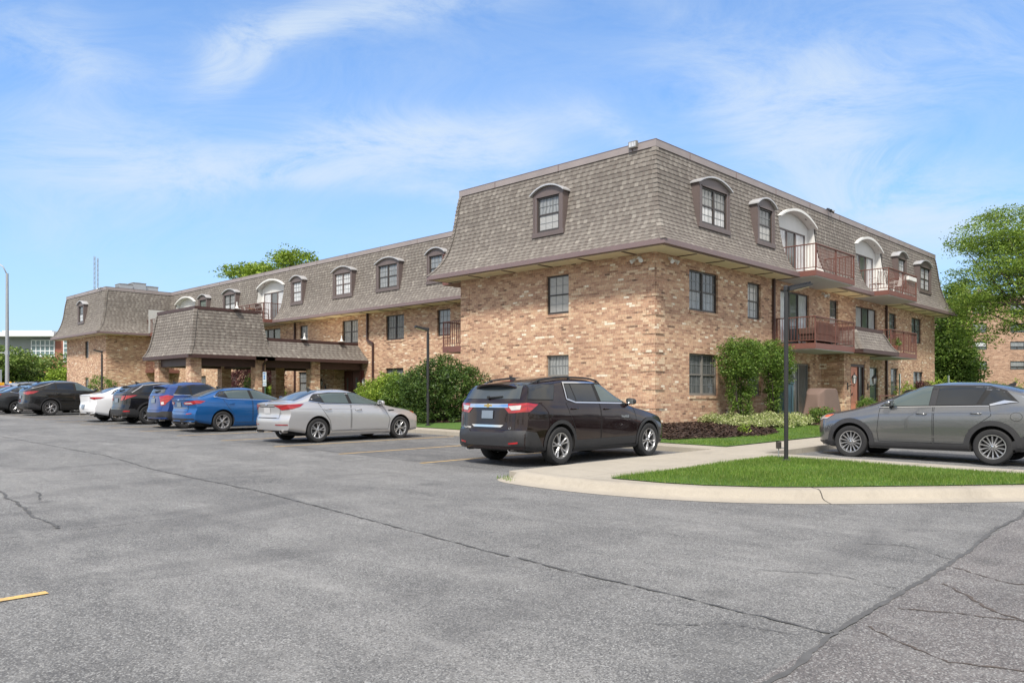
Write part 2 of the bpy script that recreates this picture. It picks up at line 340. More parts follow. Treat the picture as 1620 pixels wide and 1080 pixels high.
M['deck']=pm('red brown deck fascia',(.165,.070,.056),.2,2,.55)
M['glassd']=mat_glass('dark window glass',(.045,.052,.056),(.16,.17,.17))
M['glassm']=mat_glass('grey curtained glass',(.07,.08,.085),(.33,.34,.34))
M['glassw']=mat_glass('white curtained glass',(.22,.23,.24),(.74,.75,.76))
M['glassg']=mat_glass('green grey glass',(.05,.07,.06),(.22,.27,.24))
M['glassb']=mat_glass('glass with blinds',(.12,.12,.12),(.50,.50,.48),blind=True)
M['black']=pm('black metal',(.022,.022,.023),.2,8,.4)
M['pole']=pm('dark bronze pole',(.022,.022,.023),.2,5,.45)
M['galv']=pm('galvanised steel',(.36,.38,.40),.12,6,.45,.5)
M['door']=pm('orange brown door paint',(.64,.25,.155),.08,3,.5)
M['doorm']=pm('maroon door',(.085,.024,.020),.2,3,.45)
M['concrete']=mat_concrete('concrete'); M['walk']=mat_concrete('walk concrete',(.40,.362,.30),1.55)
M['mulch']=pm('mulch',(.045,.027,.02),.9,9,.95,bump=1)
M['soil']=pm('lawn soil',(.075,.12,.028),.5,14,.95,bump=1)
# ------------------------------------------------------------ ground and paving
GZ=lambda d:(lambda a,b:g(a,b)+d)
M['asph']=mat_asphalt('worn grey asphalt',(.10,.10,.10),(.178,.177,.174),(.262,.259,.252))
M['asph2']=mat_asphalt('older reddish asphalt',(.115,.104,.103),(.165,.152,.149),(.22,.205,.198),5.)
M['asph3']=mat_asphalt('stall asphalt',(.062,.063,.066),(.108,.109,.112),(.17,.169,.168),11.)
def rect(a0,b0,a1,b1): return [(a0,b0),(a1,b0),(a1,b1),(a0,b1)]
o=sheet('ground',rect(-60,-60,60,60),GZ(-.02),4,M['asph']); o['kind']='structure'
# far ground out to the horizon, level
mb=MB(); 
for x0,y0,x1,y1 in ((-1500,60,1500,1800),(-1500,-1500,1500,-60),(-1500,-60,-60,60),(60,-60,1500,60)): mb.face([(x0,y0,.75),(x1,y0,.75),(x1,y1,.75),(x0,y1,.75)])
M['far']=pm('distant ground',(.10,.13,.06),.3,.02,.95)
mb.build('far_ground',M['far'])['kind']='structure'
o=sheet('parking_lot',rect(-60,-30,40,44),GZ(0),2,M['asph']); o['kind']='structure'
o=sheet('asphalt_patch',[(-30,-11.5),(-15.2,-11.53),(-8.3,-11.28),(0,-11.75),(12,-12),(12,-29),(-30,-29)],GZ(.004),1.5,M['asph2']); o['kind']='structure'
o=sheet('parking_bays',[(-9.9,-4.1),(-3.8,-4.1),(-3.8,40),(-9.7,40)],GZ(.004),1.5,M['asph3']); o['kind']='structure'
def strip(mb,pts,wd,zf,jit=0,m=0):
    L=[];R=[]
    for i,p in enumerate(pts):
        a=Vector(pts[max(i-1,0)]);b=Vector(pts[min(i+1,len(pts)-1)]); d=(b-a).normalized(); n=Vector((-d.y,d.x)); k=wd*(.5+(random.uniform(-jit,jit)))
        c=Vector(p); L.append(c+n*k); R.append(c-n*k)
    for i in range(len(pts)-1):
        q=[L[i],R[i],R[i+1],L[i+1]]; mb.face([(v.x,v.y,zf(v.x,v.y)) for v in q],m)
def rough_line(pts,step,amp,seed):
    rr=random.Random(seed); out=[]
    off=0
    for i in range(len(pts)-1):
        a=Vector(pts[i]);b=Vector(pts[i+1]); n=max(1,int((b-a).length/step)); d=(b-a).normalized(); nn=Vector((-d.y,d.x))
        for k in range(n):
            off=off*.8+rr.uniform(-amp,amp); out.append(tuple(a+(b-a)*k/n+nn*off))
    out.append(tuple(pts[-1])); return out
M['crack']=pm('crack filler tar',(.085,.085,.085),.5,9,.85,bump=.4); M['crackr']=pm('open crack',(.08,.064,.055),.5,14,.95)
M['yellow']=None
n=NT('worn yellow paint'); oo=n.tc.outputs['Object']; f=n.noise(oo,9,6,.75); f2=n.noise(oo,60,3,.7)
M['yellow']=n.done(n.mix(n.math('MULTIPLY_ADD',n.math('ADD',f,n.math('MULTIPLY',f2,.7)),3.2,-2.55,clamp=True),(.62,.40,.13),(.17,.16,.15)),.75)
z6=GZ(.008)
def crack(pts,wd,step,amp,seed,m='crack',jit=.3):
    mb=MB(); strip(mb,rough_line(pts,step,amp,seed),wd,z6,jit); o=mb.build('road_crack',M[m]); o['kind']='structure'
crack([(-14.02,30),(-14.02,13.7),(-14.05,5),(-14.45,1),(-14.5,-2.5),(-14.7,-4.9),(-14.9,-6.7),(-15,-7.9),(-15.1,-9.2),(-15.2,-11.5)],.022,.06,.012,1,jit=.42)
crack([(-8.2,-11.2),(-8.8,-11.3),(-10.6,-11.3),(-11.7,-11.4),(-12.9,-11.45),(-14.6,-11.49),(-15.2,-11.51),(-15.8,-11.58),(-18.5,-11.6),(-24,-11.6)],.040,.06,.010,2,jit=.22)
crack([(-4,-11.2),(-8.2,-11.2)],.03,.1,.01,3)
for k,(p,wd) in enumerate([([(-13.3,-11.6),(-13.9,-12.1),(-14.3,-12.9),(-14.2,-13.9)],.02),([(-14.3,-11.6),(-14.0,-12.3),(-14.5,-13.2)],.018),([(-14.9,-11.6),(-15.3,-12.2),(-15.0,-12.8),(-15.4,-13.6)],.018),
    ([(-12.2,-11.4),(-11.9,-10.9),(-12.1,-10.5)],.014),([(-13.7,-11.4),(-13.6,-10.8),(-13.9,-10.3)],.010),([(-12.0,-9.9),(-12.6,-8.6),(-12.9,-7.3)],.007),([(-15.4,-11.4),(-15.5,-10.9),(-15.9,-10.5)],.010),
    ([(-12.6,-11.5),(-12.9,-12.0),(-12.6,-12.6),(-13.1,-13.4),(-12.8,-14.4)],.016),([(-16.4,-11.6),(-16.1,-12.2),(-16.5,-13)],.015),
    ([gp(-20,762),gp(18,792),gp(40,808),gp(68,822),gp(92,836)],.034),([gp(0,852),gp(120,838),gp(250,823),gp(330,815)],.012),([(-14.5,-.2),(-13.2,-.3),(-12,-.1)],.015),([(-14.3,2.2),(-12.6,1.9),(-11,2.1)],.015),
    ([(-14.1,6.5),(-12.2,6.1),(-11,6.9)],.02),([gp(55,778),gp(62,784),gp(64,791)],.02),([(-13.9,10),(-12,9),(-10.5,9.2)],.02),([(-17,8),(-15.4,7.6),(-14,8.3)],.018)]):
    crack(p,wd*.8,.05,.018,20+k,'crackr' if k in (0,1,2,7,8) else 'crack',.45)

# stall lines
lines=[(( -10.1,-1.1+2.91*k),(-4.0,-1.1+2.91*k)) for k in range(0,14)]+[((-30,-6.86),(-18.45,-6.86)),((-30,-3.9),(-18.6,-3.9)),((-30,12),(-18.6,12))]
lines+=[((-3.4,-8.15),(2,-8.15))] if False else []
for k in range(4): lines.append(((-1.1+2.95*k,-11.6),(-1.1+2.95*k,-5.6)))
for p,q in lines:
    mb=MB(); n_=8; strip(mb,[(p[0]+(q[0]-p[0])*i/n_,p[1]+(q[1]-p[1])*i/n_) for i in range(n_+1)],.085,z6,.04); mb.build('parking_line',M['yellow'])['kind']='structure'
# raised concrete walk and island
def hump(a,b):                    # the planting ground rises to the walls
    d=min(1,max(0,(b+4.2)/3.6)); e=min(1,max(0,(a+3.)/2.4)); t=d*e
    return g(a,b)+.125+.27*t*t*(3-2*t)
slab=[(-10.6,-4.1),(-3.8,-4.1),(-3.8,44),(-2.95,44),(-2.95,-4.0),(46,-4.0),(46,-5.4),(-3.8,-5.4),(-3.8,-13.5),(-4.8,-13.0),(-6.33,-10.82),(-7.6,-9.9),(-8.95,-8.82),(-9.55,-8.2),(-10.0,-7.6),(-10.3,-7.1),(-10.5,-6.4),(-10.6,-5.5),(-10.75,-4.6)]
o=sheet('sidewalk',slab,GZ(.125),.9,M['walk'],skirt=.16); o['kind']='structure'
M['seamc']=pm('kerb joint',(.06,.055,.045),.3,8,.9)
# rolled kerb with gutter along the island's curved edge
front=[(-10.35,-4.02),(-10.75,-4.1),(-10.98,-4.35),(-11.08,-4.75),(-11.1,-5.4),(-11.08,-6.2),(-10.9,-7.05),(-10.55,-7.9),(-10.1,-8.55),(-9.5,-9.2),(-8.2,-10.3),(-7.1,-11.15),(-5.6,-12.2),(-4.4,-13.0),(-3.0,-14.4),(-2.6,-17)]
fp=[Vector(p) for p in front]
def smooth(pts,n=3):
    for _ in range(n):
        q=[pts[0]]
        for i in range(len(pts)-1): q+= [pts[i]*.75+pts[i+1]*.25, pts[i]*.25+pts[i+1]*.75]
        q.append(pts[-1]); pts=q
    return pts
fs=smooth(fp,2); prof=[(-.10,.005),(.0,.012),(.10,.022),(.16,.045),(.20,.10),(.245,.138),(.31,.152),(.50,.146),(.62,.10)]
mb=MB(); rows=[]
for i,p in enumerate(fs):
    d=(fs[min(i+1,len(fs)-1)]-fs[max(i-1,0)]).normalized(); nrm=Vector((-d.y,d.x))
    rows.append([((p+nrm*o_).x,(p+nrm*o_).y,g(*(p+nrm*o_))+h_) for o_,h_ in prof])
for i in range(len(rows)-1):
    for k in range(len(prof)-1): mb.face([rows[i][k],rows[i+1][k],rows[i+1][k+1],rows[i][k+1]])
for i in (37,):
    for k in range(len(prof)-1):
        p,q=Vector(rows[i][k]),Vector(rows[i][k+1]); u_=(Vector(rows[i+1][k])-p).normalized()*.008; up_=Vector((0,0,.003)); mb.face([p-u_+up_,p+u_+up_,q+u_+up_,q-u_+up_],1)
M['kerb']=mat_concrete('kerb concrete',(.385,.345,.285))
o=mb.build('kerb',[M['kerb'],M['seamc']],smooth=True,merge=True); o['kind']='structure'
M['grass']=mat_leaf('grass blades',(.075,.15,.018),(.16,.27,.035),(.30,.33,.10),.35)
M['grassb']=pm('turf base',(.06,.125,.018),.5,9,.95,bump=1)
lawnF=[(-10.25,-6.0),(-4.75,-6.0),(-4.75,-12.1),(-6.33,-10.82),(-7.6,-9.85),(-8.95,-8.75),(-9.5,-8.2),(-9.95,-7.5),(-10.15,-6.9)]
o=sheet('lawn',lawnF,lambda a,b:g(a,b)+.14,.5,M['grassb']); o['kind']='structure'
lawnR=[(-2.9,-3.95),(46,-3.95),(46,0),(0,0),(0,8.75),(4.65,8.75),(4.65,46),(-2.9,46)]
o=sheet('planting_ground',lawnR,lambda a,b:hump(a,b)+.012,.7,M['grassb']); o['kind']='structure'
mulch=[(-2.3,-2.0),(-1.0,-2.9),(.8,-3.15),(2.2,-2.9),(3.2,-2.2),(5,-2.2),(7.9,-2.6),(8.1,-.0),(0,0),(0,9.5),(3,9),(3,19.5),(-1.3,19.5),(-1.9,14),(-2.2,9),(-1.9,7.5),(-1.3,6),(-1.5,2)]
o=sheet('mulch_bed',mulch,lambda a,b:hump(a,b)+.03,.35,M['mulch']); o['kind']='structure'
def inpoly(P,x,y):
    P=np.array(P); n=len(P); c=np.zeros(len(x),bool); j=n-1
    for i in range(n):
        k=((P[i,1]>y)!=(P[j,1]>y))&(x<(P[j,0]-P[i,0])*(y-P[i,1])/(P[j,1]-P[i,1]+1e-12)+P[i,0]); c^=k; j=i
    return c
def npmesh(name,V,F,mat,parent=None):
    me=bpy.data.meshes.new(name); nv=len(V); nf=len(F); k=F.shape[1]
    me.vertices.add(nv); me.vertices.foreach_set('co',V.astype(np.float32).ravel()); me.loops.add(nf*k); me.loops.foreach_set('vertex_index',F.astype(np.int32).ravel())
    me.polygons.add(nf); me.polygons.foreach_set('loop_start',np.arange(0,nf*k,k,dtype=np.int32)); 
    me.update(calc_edges=True); me.validate(); me.materials.append(mat)
    o=bpy.data.objects.new(name,me); COL.objects.link(o); o.parent=parent; return o
def grass(name,poly,n,zf,h,wd,label,excl=None,mat=None):
    P=np.array(poly); x=rng.uniform(P[:,0].min(),P[:,0].max(),n*3); y=rng.uniform(P[:,1].min(),P[:,1].max(),n*3); k=inpoly(poly,x,y)
    if excl: k&=~inpoly(excl,x,y)
    x=x[k][:n]; y=y[k][:n]; z=np.array([zf(a,b) for a,b in zip(x,y)]); n=len(x)
    t=rng.uniform(0,2*np.pi,n); hh=h*rng.uniform(.45,1.2,n)*(1+.35*np.sin(x*2.1)*np.cos(y*1.7)); lean=rng.normal(0,.35,(n,2))*hh[:,None]
    dx=np.cos(t)*wd/2; dy=np.sin(t)*wd/2
    V=np.stack([np.stack([x-dx,y-dy,z-.01],1),np.stack([x+dx,y+dy,z-.01],1),np.stack([x+lean[:,0],y+lean[:,1],z+hh],1)],1).reshape(-1,3)
    o=npmesh(name,V,np.arange(3*n).reshape(-1,3),mat or M['grass']); return tag(o,label,'grass',kind='stuff')
grass('grass',lawnF,52000,lambda a,b:g(a,b)+.14,.055,.009,'green lawn grass on the kerbed island in front of the near lamp post')
rearlawn=[(-2.85,-3.9),(12,-3.9),(12,-1.2),(8,-2),(0,0),(-2.85,6)]
grass('grass',[(-2.85,-3.9),(9,-3.9),(9,-1),(-2.85,6)],52000,lambda a,b:hump(a,b)+.012,.05,.010,'green lawn grass between the sidewalk and the mulch bed at the building corner',excl=mulch)
tuft=[(-11.05,-4.6),(-10.9,-4.05),(-10.2,-3.85),(-10.3,-4.25),(-10.8,-4.5)]
grass('weeds',tuft,160,lambda a,b:g(a,b)+.02,.055,.010,'weeds growing in the joint at the tip of the kerb')
M['chips']=mat_leaf('bark chips',(.022,.013,.010),(.055,.032,.024),(.11,.07,.05),0.)
def chips(poly,n,label,seed=3):
    P=np.array(poly); r=np.random.default_rng(seed); x=r.uniform(P[:,0].min(),P[:,0].max(),n*4); y=r.uniform(P[:,1].min(),P[:,1].max(),n*4); k=inpoly(poly,x,y)&((y<-.0)|(x<0)); x=x[k][:n];y=y[k][:n]; n=len(x)
    z=np.array([hump(a,b) for a,b in zip(x,y)])+.035+r.uniform(0,.03,n); t=r.uniform(0,6.28,n); L=r.uniform(.02,.055,n); W_=L*.35; dz=r.normal(0,.012,n)
    V=np.stack([np.stack([x-L*np.cos(t)-W_*np.sin(t),y-L*np.sin(t)+W_*np.cos(t),z-dz],1),np.stack([x-L*np.cos(t)+W_*np.sin(t),y-L*np.sin(t)-W_*np.cos(t),z],1),np.stack([x+L*np.cos(t)+W_*np.sin(t),y+L*np.sin(t)-W_*np.cos(t),z+dz],1),np.stack([x+L*np.cos(t)-W_*np.sin(t),y+L*np.sin(t)+W_*np.cos(t),z+dz*.3],1)],1).reshape(-1,3)
    return tag(npmesh('bark_mulch',V,np.arange(4*n).reshape(-1,4),M['chips']),label,'mulch',kind='stuff')
chips(mulch,26000,'dark brown bark mulch along the foot of the building')
# ------------------------------------------------------------ the apartment building
B=empty('apartment_building',(0,0,0),0,'three storey tan brick apartment building with a grey shingled mansard roof and red brown balconies','building')
POLY=[(0,0),(27.45,0),(27.45,12),(18,12),(18,54.9),(0,54.9),(0,46.35),(4.65,46.35),(4.65,8.8),(0,8.8)]
def offpoly(P,o):                  # ccw polygon grown outward by o
    n=len(P); out=[]
    for i in range(n):
        a=Vector(P[i-1]);b=Vector(P[i]);c=Vector(P[(i+1)%n]); d1=(b-a).normalized(); d2=(c-b).normalized(); n1=Vector((d1.y,-d1.x)); n2=Vector((d2.y,-d2.x))
        out.append(tuple(b+(n1+n2)*o/(1+n1.dot(n2))))
    return out
PROF=[(.90,6.17),(.593,6.50),(.373,6.98),(.218,7.60),(.152,8.10),(.085,8.72),(.0,9.22)]
def resample(prof,c):
    """points every c along the profile, bottom to top: (off,z,arc)"""
    pts=[Vector(p) for p in prof]; 
    pts=smooth(pts,2); out=[]; L=[0]
    for i in range(1,len(pts)): L.append(L[-1]+(pts[i]-pts[i-1]).length)
    n=int(round(L[-1]/c)); 
    for k in range(n+1):
        t=L[-1]*k/n; i=max(j for j in range(len(L)) if L[j]<=t+1e-9); i=min(i,len(pts)-2); f=(t-L[i])/(L[i+1]-L[i]); q=pts[i]+(pts[i+1]-pts[i])*f; out.append((q.x,q.y,t))
    return out
def mansard(P,prof,name,parent,holes={},skip=(),hips=None,open_ends=False):
    R=resample(prof,.145); mb=MB(); n=len(P)
    for i in range(n):
        if i in skip: continue
        a=Vector(P[i]); b=Vector(P[(i+1)%n]); d=(b-a).normalized(); nrm=Vector((d.y,-d.x))
        def ends(off):
            Q=offpoly(P,off); return (Vector(Q[i])-a).dot(d),(Vector(Q[(i+1)%n])-a).dot(d)
        for k in range(len(R)-1):
            o0,z0,v0=R[k]; o1,z1,v1=R[k+1]; ou=o0+.016
            e0=ends(o0); e1=ends(o1); segs=[]
            cur0,cur1=e0[0],e1[0]; zm=(z0+z1)/2
            for hf in holes.get(i,[]):
                h=hf(zm)
                if h: segs.append((cur0,cur1,h[0],h[0])); cur0=cur1=h[1]
            segs.append((cur0,cur1,e0[1],e1[1]))
            vb=k*.145
            for s0,s1,t0,t1 in segs:
                def pt(t,off,z): q=a+d*t+nrm*off; return (q.x,q.y,z)
                mb.face([pt(s0,ou,z0),pt(t0,ou,z0),pt(t1,o1+.002,z1),pt(s1,o1+.002,z1)],0,[(s0,vb+.003),(t0,vb+.003),(t1,vb+.142),(s1,vb+.142)])
                mb.face([pt(s0,o0-.005,z0),pt(t0,o0-.005,z0),pt(t0,ou,z0),pt(s0,ou,z0)],0,[(s0,vb+.003),(t0,vb+.003),(t0,vb+.02),(s0,vb+.02)])
    # hip caps
    for i in (hips or []):
        Q=lambda off:Vector(offpoly(P,off)[i])
        d1=(Vector(P[i])-Vector(P[i-1])).normalized(); d2=(Vector(P[(i+1)%n])-Vector(P[i])).normalized(); j=0
        for k in range(len(R)-1):
            o0,z0,_=R[k]; o1,z1,_=R[k+1]; p0=Q(o0+.055); p1=Q(o1+.03); wq=.15
            L0=p0-d1*wq; R0=p0+d2*wq; L1=p1-d1*wq; R1=p1+d2*wq; vb=k*.145; u0=random.random()*60
            mb.face([(*L0,z0-.01),(*p0,z0-.01),(*p1,z1),(*L1,z1)],0,[(u0,vb+.04),(u0+.05,vb+.04),(u0+.05,vb+.14),(u0,vb+.14)])
            mb.face([(*p0,z0-.01),(*R0,z0-.01),(*R1,z1),(*p1,z1)],0,[(u0+.05,vb+.04),(u0+.1,vb+.04),(u0+.1,vb+.14),(u0+.05,vb+.14)])
            i0=Q(o0); mb.face([(*L0,z0-.01),(*i0,z0-.01),(*R0,z0-.01),(*p0,z0-.01)],0,[(u0,vb+.04)]*4)
    return mb.build(name,M['shingle'],parent)
def ring(mb,P,o_in,o_out,z0,z1,m=0,skip=()):
    A=offpoly(P,o_in);C=offpoly(P,o_out); n=len(P)
    for i in range(n):
        if i in skip: continue
        j=(i+1)%n
        mb.face([(*C[i],z0),(*C[j],z0),(*C[j],z1),(*C[i],z1)],m); mb.face([(*A[i],z0),(*A[i],z1),(*A[j],z1),(*A[j],z0)],m)
        mb.face([(*A[i],z1),(*C[i],z1),(*C[j],z1),(*A[j],z1)],m); mb.face([(*A[i],z0),(*A[j],z0),(*C[j],z0),(*C[i],z0)],m)
def arch_h(c,hw,z0,zs,zt):        # half width available at height z
    def f(z):
        if z<zs: return (c-hw,c+hw)
        if z>=zt: return None
        R_=((hw)**2+(zt-zs)**2)/(2*(zt-zs)); t=z-(zt-R_); 
        x=math.sqrt(max(0,R_*R_-t*t)); return (c-x,c+x)
    return f
# balcony recesses in the mansard: edge index, centre along edge, half width
HOLES={0:[arch_h(9.62,1.62,6,8.42,8.80),arch_h(17.15,1.62,6,8.42,8.80)], 7:[arch_h(46.35-43.6,1.62,6,8.42,8.80),arch_h(46.35-31.3,1.6,6,8.42,8.80)]}
mansard(POLY,PROF,'mansard_roof',B,HOLES,hips=[0,1,5,6,9])
mb=MB(); ring(mb,POLY,-.12,.045,9.20,9.41); mb.build('roof_coping',M['fasciap'],B)
mb=MB(); ring(mb,POLY,-.05,.052,9.41,9.428)
n=len(POLY)
for i in (0,6,7,8,9,5):            # cap joints
    a=Vector(POLY[i]);b=Vector(POLY[(i+1)%n]);d=(b-a).normalized();nr=Vector((d.y,-d.x)); k=1.9
    while k<(b-a).length: 
        p=a+d*k+nr*.05; mb.bar((*p,9.2),(*p,9.41),.02,.014); k+=3.04
mb.build('coping_joint',M['fascia'],B)
mb=MB(); ring(mb,POLY,.70,.925,6.02,6.172,skip=()); mb.build('eave_fascia',M['fascia'],B)
mb=MB(); ring(mb,POLY,-.02,.71,6.0,6.03)
for i in (0,8,9,6,7,5):
    a=Vector(POLY[i]);b=Vector(POLY[(i+1)%n]);d=(b-a).normalized();nr=Vector((d.y,-d.x)); k=1.2
    while k<(b-a).length: p=a+d*k; mb.bar((*(p+nr*.03),5.996),(*(p+nr*.7),5.996),.10,.02,1); k+=1.72
mb.build('soffit',[M['soffit'],M['dkbrown']],B)
mb=MB(); mb.prism(offpoly(POLY,-.06),8.9,9.16); mb.build('flat_roof',M['roofflat'],B)
# walls with window openings
def wall(mb,face,s0,s1,z0,z1,ops,rev=.12):
    kind,c=face
    def P(s,z,d): return (s,c+d,z) if kind=='y' else (c+d,s,z)
    ss=sorted({s0,s1}|{q for o_ in ops for q in o_[:2]}); zz=sorted({z0,z1}|{q for o_ in ops for q in o_[2:4]})
    for i in range(len(ss)-1):
        for k in range(len(zz)-1):
            cs,cz=(ss[i]+ss[i+1])/2,(zz[k]+zz[k+1])/2
            if any(o_[0]<cs<o_[1] and o_[2]<cz<o_[3] for o_ in ops): continue
            mb.face([P(ss[i],zz[k],0),P(ss[i+1],zz[k],0),P(ss[i+1],zz[k+1],0),P(ss[i],zz[k+1],0)])
    for a,b,c0,c1 in ops:
        for q in ([(a,c0),(b,c0)],[(b,c0),(b,c1)],[(b,c1),(a,c1)],[(a,c1),(a,c0)]): mb.face([P(*q[0],0),P(*q[1],0),P(*q[1],rev),P(*q[0],rev)])
def fb(mb,face,s0,s1,z0,z1,d0,d1,m=0):
    kind,c=face
    if kind=='y': mb.box(s0,c+d0,z0,s1,c+d1,z1,m)
    else: mb.box(c+d0,s0,z0,c+d1,s1,z1,m)
def window(face,s0,s1,z0,z1,kind='single',glass='glassm',frame='bronze',parent=B,d=.075,sill=True,rows=2,grid=True,name='window',gl2=None,inframe=False):
    e=.003; s0+=e;s1-=e;z0+=e;z1-=e; fw=.05; mb=MB()
    fb(mb,face,s0,s0+fw,z0,z1,d,d+.07);fb(mb,face,s1-fw,s1,z0,z1,d,d+.07);fb(mb,face,s0+fw,s1-fw,z0,z0+fw,d,d+.07);fb(mb,face,s0+fw,s1-fw,z1-fw,z1,d,d+.07)
    bays=[(s0+fw,s1-fw)]
    if kind=='double':
        m_=(s0+s1)/2; fb(mb,face,m_-.04,m_+.04,z0+fw,z1-fw,d-.01,d+.06); bays=[(s0+fw,m_-.04),(m_+.04,s1-fw)]
    if kind=='slider':
        m1=s0+(s1-s0)*.36; m2=s0+(s1-s0)*.66; bays=[(s0+fw,m1-.035),(m1+.035,m2-.035),(m2+.035,s1-fw)]
        for m_ in (m1,m2): fb(mb,face,m_-.035,m_+.035,z0+fw,z1-fw,d-.01,d+.06)
    zm=(z0+z1)/2
    if kind!='slider' and rows==2:
        for a,b in bays:
            fb(mb,face,a,b,zm-.025,zm+.025,d+.005,d+.05)
            fb(mb,face,a,a+.022,z0+fw,zm-.025,d+.012,d+.05);fb(mb,face,b-.022,b,z0+fw,zm-.025,d+.012,d+.05);fb(mb,face,a+.022,b-.022,z0+fw,z0+fw+.03,d+.012,d+.05)
    w_=mb.build(name,M[frame],parent) 
    if parent is not B: w_.name='window_frame'
    pp=w_ if parent is B else parent
    for bi,(a,b) in enumerate(bays):
        parts=[(z0+fw,z1-fw)] if (kind=='slider' or rows==1) else [(z0+fw,zm-.02),(zm+.02,z1-fw)]
        for pi,(c0,c1) in enumerate(parts):
            mb=MB(); fb(mb,face,a,b,c0,c1,d+.034+.006*pi,d+.04+.006*pi)
            gm=glass if not (gl2 and (bi%2 if kind=='slider' else pi==0)) else gl2
            mb.build('pane',M[gm],pp)
    if grid and kind!='slider':
        mb=MB()
        for a,b in bays:
            nc=3 if (b-a)>.6 else 2
            for c0,c1 in ([(z0+fw,zm-.025),(zm+.025,z1-fw)] if rows==2 else [(z0+fw,z1-fw)]):
                for q in range(1,nc): x=a+(b-a)*q/nc; fb(mb,face,x-.009,x+.009,c0,c1,d+.027,d+.0325)
                z=(c0+c1)/2; fb(mb,face,a,b,z-.009,z+.009,d+.0255,d+.031)
        mb.build('muntin',M['muntin'],pp)
    if sill:
        mb=MB(); fb(mb,face,s0-.0,s1+.0,z0-.10,z0-.006,-.025,d+.03); mb.build('sill',M['brick'],pp)
    return w_
Z1,Z2=(1.62,2.99),(4.38,5.70)
YF=('y',0.); XF=('x',0.); XB=('x',4.65)
opsY=[(1.93,3.76,*Z2),(5.85,6.86,*Z2),(8.45,11.05,3.62,5.68),(13.1,14.0,*Z2),(16.0,18.6,3.62,5.68),(20.3,21.3,*Z2),(23.6,25.2,*Z2),
      (1.93,3.76,*Z1),(5.85,6.86,*Z1),(8.45,11.1,.78,2.9),(17.6,18.8,.85,2.95),(20.5,21.6,*Z1),(23.9,25.5,1.75,2.9)]
# quoins: blocks of six courses, two courses apart, 14 mm proud
H=.0717
def quoin(mb,corner,d1,d2,z0,z1,wq=.47):
    z=math.ceil(z0/H)*H
    while z+6*H<z1:
        for d in (d1,d2):
            if d is None: continue
            (sx,sy),(nx,ny)=d; x0,y0=corner; x1,y1=x0+sx*wq,y0+sy*wq
            mb.box(min(x0,x1)+min(0,nx*.016)-(.016 if sy and False else 0),min(y0,y1)+min(0,ny*.016),z,max(x0,x1)+max(0,nx*.016),max(y0,y1)+max(0,ny*.016),z+6*H)
        z+=8*H
mb=MB(); wall(mb,YF,0,27.45,.2,6.02,opsY)
mb.face([(27.45,0,.2),(27.45,12,.2),(27.45,12,6.02),(27.45,0,6.02)]); quoin(mb,(-.0155,-.0155),((1,0),(0,-1)),None,.6,5.9); quoin(mb,(27.44,0),((-1,0),(0,-1)),None,.6,5.9); mb.build('wall',M['brick'],B)
opsX=[(3.44,4.43,*Z2),(3.44,4.43,*Z1)]
mb=MB(); wall(mb,XF,0,8.8,.2,6.02,opsX); quoin(mb,(0,0),((0,1),(-1,0)),None,.6,5.9); quoin(mb,(0,8.79),((0,-1),(-1,0)),None,.6,5.9); mb.face([(0,8.8,.2),(4.65,8.8,.2),(4.65,8.8,6.02),(0,8.8,6.02)]); mb.build('wall',M['brick'],B)
opsB=[(18.2,19.7,4.5,5.78),(14.67,15.62,4.5,5.78),(22.2,23.7,4.5,5.78),(27.27,28.15,4.5,5.78),(30.4,32.95,3.7,5.8),(35.4,36.9,4.5,5.78),(39.4,40.4,4.5,5.78),
      (27.3,28.3,1.75,3.05),(18.25,19.73,1.75,3.05),(31.2,33.3,1.0,3.0),(36.2,37.4,1.75,3.05),(40.6,43,1.75,3.05),(14.67,15.62,1.75,3.05)]
mb=MB(); wall(mb,XB,8.8,46.35,.3,6.02,opsB); mb.build('wall',M['brick'],B)
opsF=[(50.0,50.8,4.45,5.72),(50.0,50.8,1.75,3.0)]
mb=MB(); wall(mb,XF,46.35,54.9,.4,6.02,opsF); quoin(mb,(0,46.35),((0,1),(-1,0)),None,.8,5.9); quoin(mb,(0,54.89),((0,-1),(-1,0)),None,.8,5.9); mb.face([(0,46.35,.4),(4.65,46.35,.4),(4.65,46.35,6.02),(0,46.35,6.02)])
mb.face([(0,54.9,.4),(18,54.9,.4),(18,54.9,6.02),(0,54.9,6.02)]); mb.face([(18,54.9,.4),(18,12,.4),(18,12,6.02),(18,54.9,6.02)]); mb.face([(18,12,.4),(27.45,12,.4),(27.45,12,6.02),(18,12,6.02)]); mb.build('wall',M['brick'],B)
# windows of the right-hand facade
window(YF,1.93,3.76,*Z2,'double','glassd',gl2='glassm'); window(YF,5.85,6.86,*Z2,'single','glassb',gl2='glassm')
window(YF,8.45,11.05,3.62,5.68,'slider','glassw',gl2='glassd',sill=False); window(YF,13.1,14,*Z2,'single','glassd',gl2='glassw')
window(YF,16,18.6,3.62,5.68,'slider','glassw',gl2='glassg',sill=False); window(YF,20.3,21.3,*Z2,'single','glassd',gl2='glassg'); window(YF,23.6,25.2,*Z2,'double','glassg')
window(YF,1.93,3.76,*Z1,'double','glassd',frame='greyframe'); window(YF,5.85,6.86,*Z1,'single','glassd',frame='greyframe')
window(YF,8.45,11.1,.78,2.9,'slider','glassd',gl2='glassm',sill=False,frame='greyframe'); window(YF,17.6,18.8,.85,2.95,'single','glassg',rows=1,grid=False,sill=False,name='patio_door'); window(YF,20.5,21.6,*Z1,'single','glassd'); window(YF,23.9,25.5,1.75,2.9,'double','glassm')
window(XF,3.44,4.43,*Z2,'single','glassb',frame='bronze'); window(XF,3.44,4.43,*Z1,'single','glassm',frame='greyframe')
